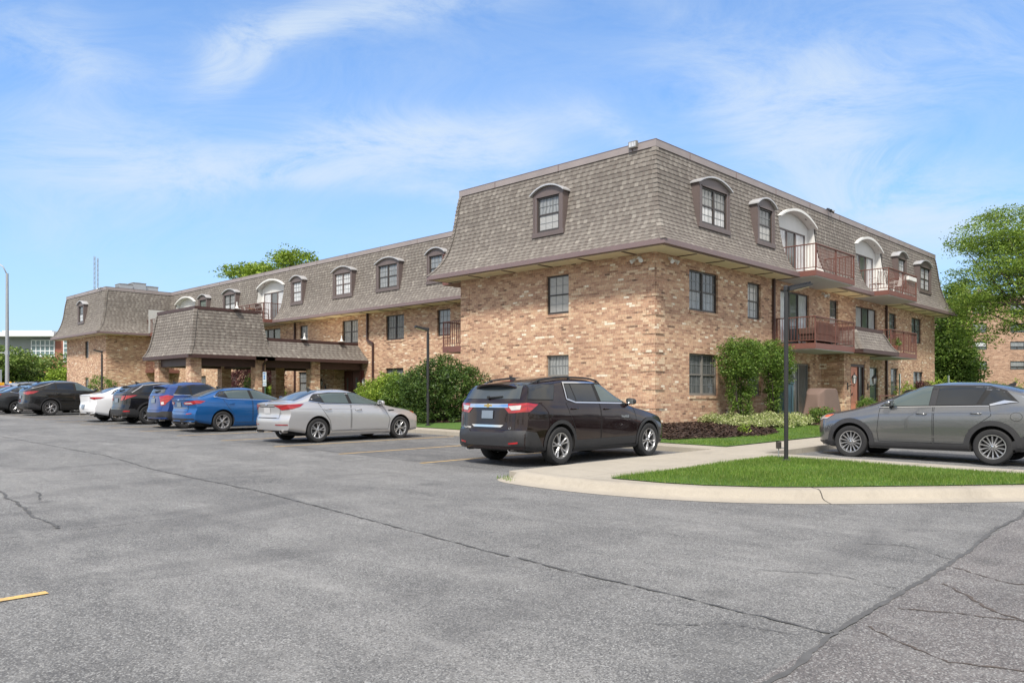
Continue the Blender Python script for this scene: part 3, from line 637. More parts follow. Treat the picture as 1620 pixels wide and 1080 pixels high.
for q,k,gl in [((18.2,19.7,4.5,5.78),'double','glassd'),((14.67,15.62,4.5,5.78),'single','glassb'),((22.2,23.7,4.5,5.78),'double','glassm'),((27.27,28.15,4.5,5.78),'single','glassm'),((35.4,36.9,4.5,5.78),'double','glassd'),((39.4,40.4,4.5,5.78),'single','glassd'),
    ((27.3,28.3,1.75,3.05),'single','glassm'),((18.25,19.73,1.75,3.05),'double','glassd'),((36.2,37.4,1.75,3.05),'double','glassd'),((40.6,43,1.75,3.05),'double','glassd'),((14.67,15.62,1.75,3.05),'single','glassd')]: window(XB,*q,k,gl)
window(XB,30.4,32.95,3.7,5.8,'slider','glassg',gl2='glassd',sill=False); window(XB,31.2,33.3,1.0,3.0,'slider','glassd',sill=False)
window(XF,50,50.8,4.45,5.72,'single','glassd'); window(XF,50,50.8,1.75,3.0,'single','glassm')
# dormers
def arcpts(s0,s1,zs,zt,n=12):
    hw=(s1-s0)/2; c=(s0+s1)/2; h=zt-zs; R_=(hw*hw+h*h)/(2*h); zc=zt-R_; th=math.asin(hw/R_)
    return [(c+R_*math.sin(-th+2*th*i/n),zc+R_*math.cos(-th+2*th*i/n)) for i in range(n+1)]
def dormer(face,s0,s1,kind,glass='glassw',gl2=None,z0=7.03,zs=8.45,zt=8.68,off=.42,frame='bronze'):
    k_,c=face; f=(k_,c-off); P=lambda s,z,d:(s,c-off+d,z) if k_=='y' else (c-off+d,s,z)
    mb=MB(); t=.19; e=.05; dep=off+.1; V=(0,1,0) if k_=='y' else (1,0,0)
    zo=zs-.10
    fb(mb,f,s0,s0+t,z0,zo,0,dep); fb(mb,f,s1-t,s1,z0,zo,0,dep); fb(mb,f,s0-.03,s1+.03,z0-.05,z0+.10,-.03,dep); 
    arc=arcpts(s0,s1,zs,zt-.03)
    mb.ext([P(s,z,0) for s,z in [(s0,zo),(s1,zo)]+list(reversed(arc))],Vector(V)*dep)
    fb(mb,f,s0+t-.03,s1-t+.03,zo-.035,zo,-.02,.02)
    for a in (s0+.015,s1-.06): fb(mb,f,a,a+.045,z0+.1,zo,-.018,.0)
    D=mb.build('dormer',M['dormer'],B)
    mb=MB(); A=arcpts(s0-.07,s1+.07,zs-.01,zt+.03); Bq=arcpts(s0-.07,s1+.07,zs-.055,zt-.02)
    for i in range(len(A)-1):
        mb.ext([P(*A[i],-.10),P(*A[i+1],-.10),P(*Bq[i+1],-.10),P(*Bq[i],-.10)],Vector(V)*(dep+.1))
    mb.build('hood',M['hood'],D)
    window(f,s0+t,s1-t,z0+.10,zo-.035,kind,glass,frame,parent=D,d=.04,sill=False,gl2=gl2)
dormer(YF,1.83,3.79,'double','glassm',gl2='glassw'); dormer(YF,5.74,7.1,'single','glassd',gl2='glassb'); dormer(YF,20.2,21.5,'single','glassw'); dormer(YF,23.5,25.4,'double','glassw')
dormer(XF,3.32,4.68,'single','glassm',gl2='glassb')
dormer(XB,14.6,15.9,'single','glassm',frame='bronze'); dormer(XB,18.06,19.98,'double','glassm'); dormer(XB,22.15,24.0,'double','glassw',frame='dormer'); dormer(XB,27.15,28.45,'single','glassw',frame='dormer')
dormer(XB,35.3,37.15,'double','glassm',gl2='glassw'); dormer(XB,39.5,40.85,'single','glassg'); dormer(('x',0.),49.7,51.0,'single','glassd',gl2='glassw')
# arched door recesses on the third floor
def recess(face,c,hw=1.62,z0=6.2,zs=8.42,zt=8.80,glass='glassw',gl2='glassd'):
    k_,cc=face; P=lambda s,z,d:(s,cc+d,z) if k_=='y' else (cc+d,s,z); V=Vector((0,1,0) if k_=='y' else (1,0,0))
    mb=MB(); D=.12
    dl,dr=c-1.3,c+1.3; zd=8.1        # back wall round the door
    fb(mb,face,c-hw,dl,z0,zs,D,D+.06); fb(mb,face,dr,c+hw,z0,zs,D,D+.06); fb(mb,face,dl,dr,zd,zs,D,D+.06)
    arc=arcpts(c-hw,c+hw,zs,zt); mb.ext([P(s,z,D) for s,z in [(c-hw,zs),(c+hw,zs)]+list(reversed(arc))],V*.06)
    R=resample(PROF,.3)
    for s in (c-hw,c+hw):            # cheeks follow the flare of the roof
        pts=[P(s,z,-o_+.02) for o_,z,_ in R if z<zs]+[P(s,zs,-.16),P(s,zs,D),P(s,z0-.04,D)]
        mb.ext(pts,Vector((.04,0,0) if k_=='y' else (0,.04,0))*(1 if s<c else -1))
    W=mb.build('recess_wall',M['white'],B)
    mb=MB(); A=arcpts(c-hw-.08,c+hw+.08,zs-.04,zt+.08); Q=arcpts(c-hw+.01,c+hw-.01,zs-.05,zt-.02)
    for i in range(len(A)-1): mb.ext([P(*A[i],-.26),P(*A[i+1],-.26),P(*Q[i+1],-.26),P(*Q[i],-.26)],V*.36)
    mb.build('arched_hood',M['white'],W)
    window((k_,cc+D-.09),dl,dr,z0+.03,zd,'slider',glass,'dormer',parent=W,d=.09,sill=False,gl2=gl2)
recess(YF,9.62); recess(YF,17.15); recess(('x',4.65),31.3); recess(('x',4.65),43.6,glass='glassd',gl2='glassd')
# balconies
def balcony(face,s0,s1,p,z0,parent=B,back=.0,sparse=False):
    mb=MB(); fb(mb,face,s0,s1,z0+.03,z0+.235,-p,-back); 
    Dk=mb.build('balcony',M['deck'],parent); mb=MB(); fb(mb,face,s0+.03,s1-.03,z0,z0+.03,-p+.03,-back-.01); mb.build('underside',M['soffit'] if False else M['offgrey'],Dk)
    mb=MB(); t=z0+.235; h=.98; k_,c=face; P=lambda s,z,d:(s,c+d,z) if k_=='y' else (c+d,s,z); i=.035
    fb(mb,face,s0+.0,s1-.0,t+h-.035,t+h,-p-.01,-p+.06)
    for s in (s0,s1-.07): fb(mb,face,s,s+.07,t+h-.034,t+h-.001,-p+.06,-back-.02)
    fb(mb,face,s0+.01,s1-.01,t+.09,t+.115,-p+.015,-p+.04)
    for s in (s0+.022,s1-.047): fb(mb,face,s,s+.025,t+.09,t+.115,-p+.04,-back-.02)
    for s in (s0+.01,s1-.05,(s0+s1)/2-.02): fb(mb,face,s,s+.04,t-.02,t+h-.034,-p+.005,-p+.045)
    s=s0+.11
    while s<s1-.1: fb(mb,face,s,s+.016,t+.115,t+h-.034,-p+.018,-p+.034); s+=.115
    for sx in (s0+.027,s1-.043):
        d=-p+.12
        while d<-back-.06: fb(mb,face,sx,sx+.016,t+.115,t+h-.034,d,d+.016); d+=.115
        fb(mb,face,sx-.01,sx+.03,t,t+h-.034,-back-.06,-back-.02)
    mb.build('railing',M['rail'],Dk); return Dk
balcony(YF,8.1,11.8,1.53,5.985); balcony(YF,15.68,19.4,1.53,5.985)
balcony(YF,8.05,11.8,1.53,3.32); balcony(YF,15.95,19.4,1.53,3.32)
balcony(XB,29.7,33.2,1.5,5.985); balcony(XB,29.9,33.0,1.5,3.32)
# balcony corner seen past the near wing, both storeys
balcony(('y',8.8),2.0,4.5,-1.3,5.985) if False else None
for z in (3.32,5.985):
    mb=MB(); mb.box(.25,8.83,z,4.6,10.15,z+.235); Dk=mb.build('balcony',M['deck'],B)
    mb=MB(); t=z+.235; mb.box(.25,8.85,t+.95,.30,10.15,t+.99); mb.box(.25,10.10,t+.95,4.6,10.15,t+.989); mb.box(.262,8.85,t+.09,.29,10.14,t+.115)
    for k in range(12): y=8.9+k*.112; mb.box(.268,y,t+.115,.284,y+.016,t+.95)
    for k in range(34): x=.36+k*.125; mb.box(x,10.117,t,x+.016,10.133,t+.95)
    mb.box(.255,10.1,t-.01,.295,10.14,t+.95); mb.build('railing',M['rail'],Dk)
# far corner balconies, with grey recess panel
for z in (3.32,5.985):
    mb=MB(); mb.box(2.7,44.9,z,4.6,46.3,z+.235); Dk=mb.build('balcony',M['deck'],B)
    mb=MB(); t=z+.235; mb.box(2.7,44.9,t+.95,2.75,46.3,t+.99); mb.box(2.75,44.9,t+.95,4.6,44.95,t+.989)
    for k in range(12): mb.box(2.715,44.95+k*.11,t,2.731,44.966+k*.11,t+.95)
    for k in range(14): mb.box(2.8+k*.125,44.917,t,2.816+k*.125,44.933,t+.95)
    mb.build('railing',M['rail'],Dk)
mb=MB(); mb.box(2.6,45.4,6.2,4.6,45.46,7.9); mb.build('siding_panel',M['offgrey'],B)
# entry vestibule and small shingled canopy on the right-hand facade
mb=MB(); wall(mb,('y',-.93),12.26,15.1,.4,3.33,[(12.95,14.55,.4,2.95)],.2); mb.face([(12.26,0,.4),(12.26,-.93,.4),(12.26,-.93,3.33),(12.26,0,3.33)]); mb.face([(15.1,-.93,.4),(15.1,0,.4),(15.1,0,3.33),(15.1,-.93,3.33)]); mb.build('entry_wall',M['brick'],B)
f=('y',-.93); mb=MB(); fb(mb,f,12.955,13.06,.42,2.94,.03,.16); fb(mb,f,14.44,14.545,.42,2.94,.03,.16); fb(mb,f,13.06,14.44,2.84,2.94,.03,.16); fb(mb,f,13.9,14.0,.42,2.84,.03,.16); DF=mb.build('door_frame',M['dkbrown'],B)
mb=MB(); fb(mb,f,13.063,13.897,.6,2.837,.08,.125)
for q in ((13.13,13.46),(13.5,13.83)):
    for zz in ((.75,1.25),(1.35,2.2),(2.3,2.7)): fb(mb,f,q[0],q[1],zz[0],zz[1],.068,.08)
dd=mb.build('door',M['door'],DF,bevel=.008); mb=MB(); mb.tube([(13.14,-.93+.01,1.62),(13.14,-.93+.01,1.72),(13.2,-.93+.01,1.72)],.016,8); mb.tube([(13.14,-.93+.01,1.67),(13.14,-.93+.07,1.67)],.02,8); mb.build('door_handle',M['black'],DF)
mb=MB(); fb(mb,f,14.003,14.437,.6,2.837,.10,.11); mb.build('sidelight',M['glassd'],DF)
CP=[(.28,3.5),(.17,3.7),(.1,3.95),(.05,4.2),(0,4.34)]
def canopy(P,prof,skip=(),hips=None,zb=3.34):
    R=[(o_,z) for o_,z in prof]; c=mansard(P,prof,'porch_roof',B,skip=skip,hips=hips)
    mb=MB(); ring(mb,P,-.1,prof[0][0]+.02,zb,prof[0][1]+.002,skip=skip); mb.build('porch_fascia',M['dkbrown'],B)
    mb=MB(); ring(mb,P,-.1,.03,prof[-1][1]-.01,prof[-1][1]+.13,skip=skip); mb.build('porch_coping',M['dkbrown'] if skip==() else M['dkbrown'],B)
    mb=MB(); mb.prism(offpoly(P,-.02),prof[-1][1]-.3,prof[-1][1]-.06); mb.prism(offpoly(P,prof[0][0]-.05),zb+.01,zb+.05); mb.build('porch_ceiling',M['soffit'],B)
CPb=[(.5,3.5),(.34,3.66),(.2,3.9),(.1,4.15),(0,4.32)]
canopy([(12.5,-1.28),(15.6,-1.28),(15.6,.0),(12.5,.0)],CPb,skip=(2,),hips=[0,1])
# long porch: tall pavilion near the cars and a lower covered walk to the doors
PV=[(-4.55,21.75),(-1.35,21.75),(-1.35,25.9),(-4.55,25.9)]
PT=[(.5,3.5),(.36,3.72),(.24,4.1),(.15,4.6),(.07,5.2),(0,5.58)]
canopy(PV,PT,hips=[0,1,3])
WK=[(-1.30,21.75),(4.3,21.75),(4.3,25.9),(-1.30,25.9)]
canopy(WK,CPb,skip=(3,))
f=('y',21.3); pil=[(-4.8,-4.3),(-1.62,-1.12),(1.42,1.92)]
for a0,a1 in pil:
    for b0 in (21.62,25.15):
        mb=MB(); mb.box(a0,b0,.3,a1,b0+.5,3.4); mb.build('brick_pillar',M['brick'],B)
mb=MB(); 
for b0 in (21.72,25.25): mb.box(-4.5,b0,3.0,4.5,b0+.25,3.34)
for a0 in (-4.7,-1.5): mb.box(a0,22.12,3.0,a0+.25,25.15,3.34)
mb.build('porch_beam',M['dkbrown'],B)
mb=MB(); mb.box(3.9,23.35,.3,4.65,25.2,3.33); mb.build('entry_wall',M['brick'],B)
mb=MB(); mb.box(4.52,21.6,.45,4.6,23.3,3.0); DF=mb.build('door_frame',M['doorm'],B)
for b0 in (21.68,22.47):
    mb=MB(); mb.box(4.46,b0,.55,4.515,b0+.75,2.9); mb.box(4.44,b0+.09,1.6,4.46,b0+.66,2.7); mb.box(4.44,b0+.09,.7,4.46,b0+.66,1.4); d_=mb.build('door',M['doorm'],DF,bevel=.01)
for b0 in (21.95,22.8):
    mb=MB(); mb.box(4.425,b0,1.7,4.437,b0+.14,2.6); mb.build('door_glass',M['glassd'],DF)
# downspouts
def spout(pts,r=.05):
    mb=MB()
    for i in range(len(pts)-1): mb.bar(pts[i],pts[i+1],r*1.6,r*2)
    mb.build('downspout',M['dkbrown'],B)
spout([(7.78,-.07,6.0),(7.78,-.07,.8)]); spout([(19.75,-.07,6.0),(19.75,-.07,.8)]); spout([(4.58,21.25,6.0),(4.58,21.25,4.6),(4.58,20.75,4.4),(4.58,20.75,.8)]); spout([(4.58,28.6,6),(4.58,28.6,.8)]); spout([(-1.3,21.2,3.36),(-1.3,21.5,3.1),(-1.3,21.5,.6)],.045)
# small fixtures fixed to the building
def lantern(p,nrm,hang=True):
    x,y,z=p; nx,ny=nrm; mb=MB(); mb.box(x-.04 if ny else x,y-.04 if nx else y,z-.22,x+.04 if ny else x+nx*.03,y+.04 if nx else y+ny*.03,z+.06)
    c=(x+nx*.28,y+ny*.28); mb.tube([(x+nx*.02,y+ny*.02,z-.1),(x+nx*.15,y+ny*.15,z-.04),(c[0],c[1],z-.08),(c[0],c[1],z+.02)],.016,6)
    L_=mb.build('wall_lantern',M['black'],B); mb=MB(); mb.lathe([(.05,0),(.095,.24),(.10,.25)],6,Matrix.Translation((*c,z+.02))); mb.build('lamp_glass',M['glassw'],L_)
    mb=MB(); mb.lathe([(.12,0),(.07,.09),(.02,.13),(.015,.2),(.0,.21)],6,Matrix.Translation((*c,z+.27)))
    for k in range(6):
        t=k*math.pi/3; mb.bar((c[0]+.055*math.cos(t),c[1]+.055*math.sin(t),z+.02),(c[0]+.105*math.cos(t),c[1]+.105*math.sin(t),z+.28),.012)
    mb.build('lamp_cap',M['black'],L_)
lantern((12.6,-.93,2.1),(0,-1)); lantern((14.85,-.93,2.1),(0,-1)); lantern((3.9,24.2,2.15),(-1,0)); lantern((4.65,21.3,2.15),(-1,0))
def flood(p,dirs,mat='white'):
    mb=MB(); x,y,z=p
    mb.tube([(x,y,z),(x+dirs[0]*.1,y+dirs[1]*.1,z-.03)],.05,10)
    for s in (-1,1):
        q=Vector((x+dirs[0]*.12+dirs[1]*s*.12,y+dirs[1]*.12+dirs[0]*s*.12,z-.06)); e=q+Vector((dirs[0]*.12+dirs[1]*s*.06,dirs[1]*.12+dirs[0]*s*.06,-.08)); mb.tube([q,e],[.035,.07],12)
        mb.bar((x,y,z),q,.025)
    mb.build('security_light',M[mat],B)
flood((0,.55,5.88),(-1,0)); flood((.75,0,5.88),(0,-1)); flood((13.0,0,5.86),(0,-1)) if False else flood((12.3,0,5.88),(0,-1)); flood((12.9,.04,9.5),(0,-1),'black'); flood((-.0,47.3,9.45),(-1,0),'galv')
mb=MB(); mb.box(-.15,.60,9.29,-.05,.90,9.49); FL=mb.build('floodlight',M['greyframe'],B); mb=MB(); mb.box(-.158,.63,9.32,-.151,.87,9.46); mb.build('lens',M['glassw'],FL); 
mb=MB(); mb.bar((-.05,.75,9.3),(.05,.75,9.3),.06); mb.build('bracket',M['galv'],FL)
# white vent flashings on the porch roof
for a,b,z in ((-2.6,21.6,5.72),(1.0,21.6,4.46),(3.2,21.6,4.46)):
    mb=MB(); mb.prism([(a-.16,b-.1),(a+.16,b-.1),(a+.16,b+.1),(a-.16,b+.1)],z,z+.02); mb.lathe([(.09,0),(.03,.15),(.03,.3),(0,.3)],8,Matrix.Translation((a,b,z+.02))); mb.build('roof_flashing',M['white'],B)
# ------------------------------------------------------------ cars
def paint(name,c,metal=.35,rough=.32,flake=.06):
    n=NT(name); f=n.noise(n.tc.outputs['Object'],900,1); k=n.math('MULTIPLY_ADD',n.math('SUBTRACT',f,.5),flake*2,1.)
    d=n.noise(n.tc.outputs['Object'],3,4); hs=n.N.new('ShaderNodeHueSaturation'); n.put(hs.inputs['Value'],k); hs.inputs['Color'].default_value=(*c,1)
    col=n.mix(n.math('MULTIPLY_ADD',d,.12,-.05,clamp=True),hs.outputs[0],(.20,.19,.17)); m_=n.done(col,rough,metal,coat=.85,spec=.15); n.b.inputs['Coat Roughness'].default_value=.015; return m_
M['tyre']=pm('tyre rubber',(.020,.020,.021),.25,14,.82,bump=.2); M['rim']=pm('alloy rim',(.50,.50,.51),.1,10,.28,.85); M['rimd']=pm('dark grey rim',(.16,.16,.17),.15,10,.3,.8)
M['well']=pm('dark wheel well',(.012,.012,.012),.3,6,.9); M['clad']=pm('black plastic cladding',(.024,.024,.026),.2,14,.5); M['cladg']=pm('grey plastic cladding',(.034,.034,.036),.15,14,.5)
M['chrome']=pm('chrome trim',(.72,.73,.74),.05,6,.12,1.); M['glasst']=mat_glass('tinted car glass',(.016,.018,.020)); M['glassc']=mat_glass('clear car glass',(.055,.072,.072)); M['glassr']=mat_glass('rear screen glass',(.035,.042,.046))
n=NT('red lamp lens'); sx,sy,sz=n.sep(n.tc.outputs['Object']); lw=n.math('SINE',n.math('MULTIPLY',n.math('ADD',n.math('ADD',sz,n.math('MULTIPLY',sy,.5)),n.math('MULTIPLY',sx,.3)),60)); M['lampr']=n.done(n.mix(n.math('MULTIPLY_ADD',lw,.35,.35,clamp=True),(.36,.008,.012),(.16,.004,.006)),.08,0,coat=1)
M['lampc']=pm('clear lamp lens',(.55,.53,.52),.25,24,.08,.25,coat=1); M['lampa']=pm('orange reflector',(.65,.12,.04),.2,30,.1,coat=1); M['seam']=pm('door gap',(.012,.012,.013),.1,5,.8); M['plate']=pm('number plate',(.17,.21,.26),.12,6,.5)
M['gold']=pm('gold emblem',(.55,.38,.12),.15,8,.25,.8); M['exh']=pm('exhaust steel',(.42,.40,.38),.2,8,.3,.9); M['interior']=pm('dark brake disc',(.05,.048,.047),.3,9,.6,.4)
class Prof:
    def __init__(s,pts,sig=.035):
        pts=sorted(pts); s.x0=pts[0][0]-.6; s.x1=pts[-1][0]+.6; s.n=int((s.x1-s.x0)/.01)+1; xs=np.linspace(s.x0,s.x1,s.n)
        y=np.interp(xs,[p[0] for p in pts],[p[1] for p in pts]); k=int(sig*3/.01); w_=np.exp(-.5*(np.arange(-k,k+1)*.01/sig)**2); w_/=w_.sum(); s.y=np.convolve(np.pad(y,k,mode='edge'),w_,'valid'); s.xs=xs
    def __call__(s,x): return float(np.interp(x,s.xs,s.y))
class Body:
    def __init__(s,c):
        s.c=c; s.top=Prof(c['top'],c.get('sig',.05)); s.belt=Prof(c['belt'],.08); s.xr=Prof(c['rear'],.03); s.xf=Prof(c['front'],.03)
        s.W2=c['W']/2; s.L0=-c['ro']; s.L1=c['wb']+c['fo']; s.bot=Prof(c.get('bot') or [(s.L0,.34),(s.L0+.35,.27),(-.1,c['clr']),(c['wb'],c['clr']),(s.L1-.3,.22),(s.L1,.27)],.08)
        s.cr=c.get('cr',.24); s.cf=c.get('cf',.42); s.tum=c.get('tum',.36)
    def X(s,st,z,y):
        t=min(1,abs(y)/s.W2); r=s.xr(z)+s.cr*(t**4.2); f=s.xf(z)-s.cf*(t**3.0)
        return r+(f-r)*st
    def ztop(s,st):
        lo,hi=.3,s.c['H']+.15
        for _ in range(26):
            m=(lo+hi)/2
            if m<s.top(s.X(st,m,0)): lo=m
            else: hi=m
        return lo
    def width(s,st):
        t=1.0
        if st<.16: t-=.055*((.16-st)/.16)**2
        if st>.82: t-=.085*((st-.82)/.18)**2
        return s.W2*t
    def section(s,st):
        xn=s.L0+(s.L1-s.L0)*st; zt=s.ztop(st); zb=s.bot(xn); zB=min(s.belt(xn),zt-.075); w_=s.width(st)
        pr=s.c.get('side') or [(0,.90),(.05,.955),(.14,.975),(.30,.985),(.5,.997),(.66,1.0),(.80,.992),(.90,.975),(1,.945)]
        zs=[];ys=[]; NS=16
        for i in range(NS+1):
            t=i/NS; zs.append(zb+(zB-zb)*t); ys.append(w_*float(np.interp(t,[p[0] for p in pr],[p[1] for p in pr])))
        h=zt-zB; hz=min(.17,.62*h); zR=zt-hz; yB=ys[-1]
        side=lambda z: yB-s.tum*(z-zB)-.10*(z-zB)**2
        NC=7
        for i in range(1,NC+1):
            z=zB+(zR-zB)*i/NC; zs.append(z); ys.append(side(z))
        NR=10; nn=2.5
        for i in range(1,NR+1):
            a=math.pi/2*i/NR; ct=math.cos(a)**(2/nn); sn=math.sin(a)**(2/nn); z=zR+hz*sn; zs.append(z); ys.append(max(0,(side(zR)-s.tum*.5*(z-zR))*ct))
        ys[-1]=0; return zs,ys
    def mesh(s):
        ts=list(np.linspace(0,.06,7))+list(np.linspace(.06,.94,58))[1:]+list(np.linspace(.94,1,7))[1:]
        V=[];F=[]; rows=[]; nY=10
        for t in ts:
            zs,ys=s.section(t); L=[];R=[]
            for z,y in zip(zs,ys):
                L.append((s.X(t,z,y),y,z)); R.append((s.X(t,z,y),-y,z))
            z0,y0=zs[0],ys[0]; Bt=[(s.X(t,z0,y0*(1-2*k/nY)),y0*(1-2*k/nY),z0) for k in range(nY+1)]
            loop=list(reversed(L))+Bt[1:-1]+R[:-1] if False else list(reversed(L))+Bt[1:-1]+R
            rows.append(loop)
        n=len(rows[0])
        for r in rows: V+=r
        for i in range(len(rows)-1):
            for k in range(n-1): F.append((i*n+k,i*n+k+1,(i+1)*n+k+1,(i+1)*n+k))
        for t,ri,fl in ((0.,0,False),(1.,len(rows)-1,True)):
            zs,ys=s.section(t); grid=[]
            for z,y in zip(zs,ys):
                base=len(V); V+=[(s.X(t,z,y*(1-2*k/nY)),y*(1-2*k/nY),z) for k in range(nY+1)]; grid.append(base)
            for j in range(len(grid)-1):
                for k in range(nY):
                    q=(grid[j]+k,grid[j]+k+1,grid[j+1]+k+1,grid[j+1]+k); F.append(q if not fl else q[::-1])
        me=bpy.data.meshes.new('body'); me.from_pydata(V,[],F); bm=bmesh.new(); bm.from_mesh(me); bmesh.ops.remove_doubles(bm,verts=bm.verts,dist=2e-4); bmesh.ops.dissolve_degenerate(bm,edges=bm.edges,dist=1e-4); bmesh.ops.recalc_face_normals(bm,faces=bm.faces); bm.to_mesh(me); s.bvh=BVHTree.FromBMesh(bm); bm.free(); return me
    def cast(s,mode,p,q,eps):
        if mode in('L','R'):
            sg=1 if mode=='L' else -1; o=Vector((p,sg*3,q)); d=Vector((0,-sg,0))
        elif mode=='T': o=Vector((p,q,4)); d=Vector((0,0,-1))
        elif mode=='B': o=Vector((-4,p,q)); d=Vector((1,0,0))
        else:
            W=s.W2; rc=.95
            xe=s.L0 if mode=='rear' else s.L1; sg=1 if mode=='rear' else -1; cx=xe+sg*rc
            if abs(p)<=W: P=Vector((xe,p,0))
            else: P=Vector((xe+sg*(abs(p)-W),math.copysign(W,p),0))
            d0=Vector((P.x-cx,P.y,0)).normalized(); o=Vector((cx,0,q))+d0*5; d=-d0
        loc,nrm,_,_=s.bvh.ray_cast(o,d)
        if loc is None: loc,nrm,_,_=s.bvh.ray_cast(o+Vector((.0013,.0017,.0011)),d)
        if loc is None: return None
        if nrm.dot(d)>0: nrm=-nrm
        return loc+nrm*eps
    def drape(s,name,mat,mode,polys,parent,eps=.004,step=.06,smooth=True,mats=None,seam=0,both=False):
        """polygons laid on the bodywork; mode L/R side (x,z), rear/front wrap (t,z), T top (x,y)"""
        allm=MB(); jobs=[]
        for pl in polys:
            jobs.append((mode,pl,0,eps))
        if both:
            for pl in polys:
                jobs.append(('R' if mode=='L' else mode, [(x,z) for x,z in pl] if mode=='L' else [(-t,z) for t,z in pl],0,eps))
        if seam:
            for md,pl,_,_ in list(jobs):
                n_=len(pl)
                for i in range(n_):
                    a=Vector(pl[i]);b=Vector(pl[(i+1)%n_]); d=(b-a)
                    if d.length<1e-4: continue
                    nn=Vector((-d.y,d.x)).normalized()*seam/2; jobs.append((md,[tuple(a+nn),tuple(a-nn),tuple(b-nn),tuple(b+nn)],1,eps+.0015))
        for md,pl,mi,ep in jobs:
            bm=gridpoly(pl,step); idx={}; ok=True
            for v in bm.verts:
                h=s.cast(md,v.co.x,v.co.y,ep); idx[v]=None
                if h is not None: idx[v]=len(allm.v); allm.v.append(tuple(h))
            for f in bm.faces:
                ii=[idx[v] for v in f.verts]
                if None in ii: continue
                P=[Vector(allm.v[i]) for i in ii]
                if max((P[i]-P[i-1]).length for i in range(len(P)))>step*6+.3: continue
                nr=(P[1]-P[0]).cross(P[2]-P[0]); c=sum(P,Vector())/len(P); outw=Vector((0,c.y,c.z-.7)) if md in 'LR' else Vector((0,0,1)) if md=='T' else Vector((c.x-(s.L0+s.L1)/2,c.y,0))
                if nr.dot(outw)<0: ii=ii[::-1]
                allm.f.append(tuple(ii)); allm.m.append(mi)
            bm.free()
        return allm.build(name,mats or [mat],parent,smooth=smooth,sharp=50)
def line(pts,wd):                  # polyline as quads
    out=[]
    for i in range(len(pts)-1):
        a=Vector(pts[i]);b=Vector(pts[i+1]); d=(b-a).normalized(); nn=Vector((-d.y,d.x))*wd/2; e=d*wd*.3; out.append([tuple(a+nn-e),tuple(a-nn-e),tuple(b-nn+e),tuple(b+nn+e)])
    return out
def wheel_meshes(r,wd,style,rimmat,nsp):
    mb=MB(); rr=r*.675 if style!='small' else r*.6; h=wd/2
    prof=[(rr,-h*.86),(rr+.012,-h*.94),(r*.82,-h),(r*.93,-h*.97),(r*.985,-h*.80),(r,-h*.55),(r,h*.55),(r*.985,h*.80),(r*.93,h*.97),(r*.82,h),(rr+.012,h*.94),(rr,h*.86),(rr-.02,h*.6),(rr-.02,-h*.6)]
    Mx=Matrix.Rotation(-math.pi/2,4,'X')      # axis z -> +y (outer face towards +y)
    mb.lathe(prof,48,Mx,closed=True)
    for k in range(0): pass
    ty=mb.mesh('tyre',[M['tyre']],True,True,35)
    mb=MB(); o=h*.86
    mb.lathe([(rr+.004,o*.98),(rr+.004,o+.004),(rr-.012,o+.003),(rr-.022,o-.02),(rr-.03,o-.06),(rr-.03,-h*.7)],48,Mx,0,cap=False)
    hub=rr*.17; zc=o-.022
    mb.lathe([(hub*1.5,zc-.05),(hub*1.5,zc-.012),(hub*1.15,zc+.002),(hub*.62,zc+.004)],24,Mx,0); mb.lathe([(hub*.6,zc),(hub*.58,zc+.012),(hub*.3,zc+.016),(0,zc+.017)],20,Mx,1,cap=False)
    def spoke(a,w0,w1,tw=0):
        c,s_=math.cos(a),math.sin(a); c2,s2=math.cos(a+tw),math.sin(a+tw); P=[]
        for t in (0,.35,.7,1.):
            rad=hub*1.1+(rr-.02-hub*1.1)*t; cc,ss=math.cos(a+tw*t),math.sin(a+tw*t); ww=(w0+(w1-w0)*t)/2; hz=zc+.002-.014*math.sin(math.pi*t)*.6+.008*t
            ctr=Vector((cc*rad,ss*rad,0)); tn=Vector((-ss,cc,0)); P.append([ctr+tn*ww*1.0+Vector((0,0,hz-.007)),ctr+tn*ww*.55+Vector((0,0,hz+.004)),ctr-tn*ww*.55+Vector((0,0,hz+.004)),ctr-tn*ww*1.0+Vector((0,0,hz-.007)),ctr-tn*ww*.8+Vector((0,0,hz-.045)),ctr+tn*ww*.8+Vector((0,0,hz-.045))])
        for i in range(3):
            for k in range(6):
                k2=(k+1)%6; mb.face([tuple(Mx@P[i][k]),tuple(Mx@P[i][k2]),tuple(Mx@P[i+1][k2]),tuple(Mx@P[i+1][k])],0)
    for k in range(nsp):
        a=2*math.pi*k/nsp+.3
        if style=='double':
            spoke(a-.11,.030,.032,-.10); spoke(a+.11,.030,.032,.10)
        elif style=='wide': spoke(a,.052,.095)
        elif style=='vee': spoke(a,.045,.030,-.24); spoke(a,.045,.030,.24)
        else: spoke(a,.026,.032)
    mb.lathe([(rr-.03,-h*.1),(.001,-h*.1)],32,Mx,2,cap=False); mb.lathe([(rr*.74,h*.10),(rr*.2,h*.12)],32,Mx,3)
    for k in range(5):
        a=2*math.pi*k/5; mb.tube([Mx@Vector((hub*.95*math.cos(a),hub*.95*math.sin(a),zc-.01)),Mx@Vector((hub*.95*math.cos(a),hub*.95*math.sin(a),zc+.006))],.009,6,2)
    rm=mb.mesh('rim',[rimmat,M['chrome'],M['well'],M['interior']],True,False,30)
    return ty,rm
